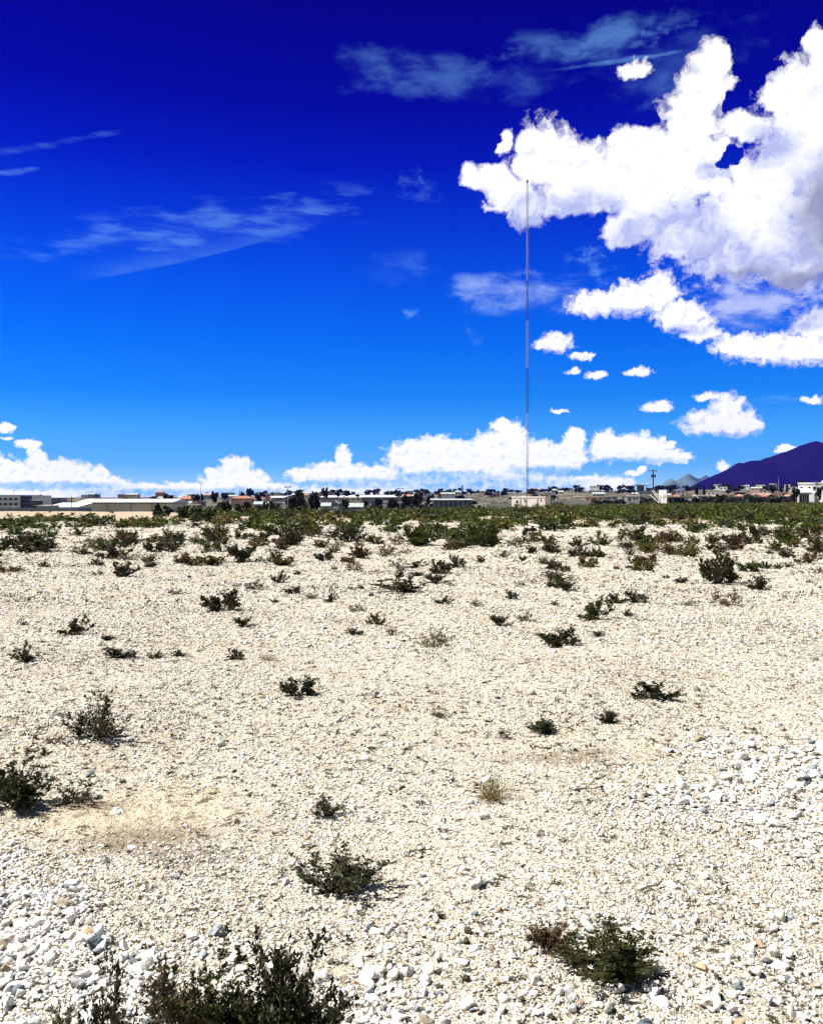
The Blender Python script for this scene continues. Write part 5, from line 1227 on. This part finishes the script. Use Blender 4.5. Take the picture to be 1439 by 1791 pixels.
        col = MIX(sh, tuple(v * K * gain for v in (1.0, 1.0, 1.0)), tuple(v * K for v in shade_c))
        if deepc is not None: col = MIX(M('MULTIPLY', deepc, 0.8), col, tuple(v * K for v in (0.27, 0.29, 0.43)))
        return MIX(alpha, base_sky, col)
    qa = warp(0.6, 1.7); qm = warp(1.1, 1.0); qb = warp(2.2, 0.5)
    hole = union([(1276, 178, 11, 16), (1274, 278, 26, 18), (1297, 150, 5, 20)], qa, 0.2)
    deep = MR(union([(1448, 365, 62, 95), (1400, 492, 105, 26), (1300, 478, 60, 16)], qa, 0.3), 1.3, 0.2)
    big = cumulus(BIG, qa, 0.75, 1.45, 1.06, 0.44, (-0.30, 0.45, 0), [(1440, 380, 80, 110), (1385, 472, 120, 46), (1290, 458, 100, 30), (1205, 392, 64, 50), (1000, 368, 90, 34), (930, 375, 50, 34), (1130, 415, 70, 36), (1250, 440, 60, 40), (1345, 255, 50, 36), (1250, 295, 30, 20)], 1.05, sky_hi, (0.50, 0.56, 0.90), deep, hole)
    high = cumulus(MIDC, qm, 1.25, 1.35, 1.12, 0.52, (-0.2, 0.3, 0), [(1260, 765, 60, 10), (970, 618, 30, 7), (1400, 560, 50, 20), (1200, 578, 40, 10), (1090, 548, 60, 8), (1350, 640, 90, 7)], 0.8, big, (0.42, 0.50, 0.92))
    low = cumulus(LOW, qb, 1.5, 1.25, 1.13, 0.44, (-0.12, 0.20, 0), [(850, 850, 170, 16), (780, 834, 80, 10), (950, 824, 60, 9), (1110, 806, 80, 6), (640, 846, 110, 9), (80, 850, 130, 8), (260, 862, 120, 8), (430, 860, 80, 7)], 0.9, sky, (0.28, 0.68, 1.15), None, None, 0.40, 1.35)
    # three backgrounds: open sky outside the built part, low clouds, higher clouds; only the one needed is evaluated
    b_open = bg; L.new(sky, b_open.inputs['Color'])
    b_hi = N.new('ShaderNodeBackground'); b_lo = N.new('ShaderNodeBackground')
    for b_, c_ in ((b_hi, high), (b_lo, low)): b_.inputs['Strength'].default_value = 0.1; L.new(c_, b_.inputs['Color'])
    az_s, _ = sky_dir(1165, 800); _, e_l = sky_dir(CX, 662); _, e_r = sky_dir(1300, 768); _, e_l = sky_dir(800, 726)
    limit = M('ADD', e_l, M('MULTIPLY', M('GREATER_THAN', az, az_s), e_r - e_l))
    m_lo = N.new('ShaderNodeMixShader'); L.new(M('LESS_THAN', el, limit), m_lo.inputs[0]); L.new(b_hi.outputs[0], m_lo.inputs[1]); L.new(b_lo.outputs[0], m_lo.inputs[2])
    inside = M('MULTIPLY', M('LESS_THAN', M('ABSOLUTE', az), 48.0), M('MULTIPLY', M('GREATER_THAN', el, -1.5), M('LESS_THAN', el, 46.0)))
    m_all = N.new('ShaderNodeMixShader'); L.new(inside, m_all.inputs[0]); L.new(b_open.outputs[0], m_all.inputs[1]); L.new(m_lo.outputs[0], m_all.inputs[2])
    L.new(m_all.outputs[0], N['World Output'].inputs['Surface'])
    w.cycles.sampling_method = 'MANUAL'; w.cycles.sample_map_resolution = 256
build_world()

sun = bpy.data.lights.new('sun', 'SUN'); sun.energy = 4.8; sun.angle = math.radians(0.5); sun.color = (1.0, 0.965, 0.90)
so = link('sun', sun); sd = Vector((math.sin(SUN_AZ) * math.cos(SUN_EL), math.cos(SUN_AZ) * math.cos(SUN_EL), math.sin(SUN_EL)))
so.rotation_euler = sd.to_track_quat('Z', 'Y').to_euler()
cam = bpy.data.cameras.new('camera'); co = link('camera', cam, None, (0, 0, EYE)); co.rotation_euler = (math.pi / 2, 0, 0)
cam.sensor_fit = 'HORIZONTAL'; cam.angle = 2 * math.atan(CX / FPX); cam.shift_y = -(895.5 - HY) / 1439; cam.clip_end = 30000; cam.clip_start = 0.05
S.camera = co
S.render.engine = 'CYCLES'
S.view_settings.view_transform = 'Standard'; S.view_settings.look = 'None'; S.view_settings.gamma = 1.0; S.view_settings.exposure = EXPO
c = S.cycles; c.max_bounces = 5; c.diffuse_bounces = 3; c.glossy_bounces = 2; c.transmission_bounces = 3; c.transparent_max_bounces = 6; c.volume_bounces = 0
c.sample_clamp_indirect = 4.0; c.use_denoising = True; c.denoiser = 'OPENIMAGEDENOISE'; c.denoising_input_passes = 'RGB_ALBEDO_NORMAL'; c.denoising_prefilter = 'ACCURATE'
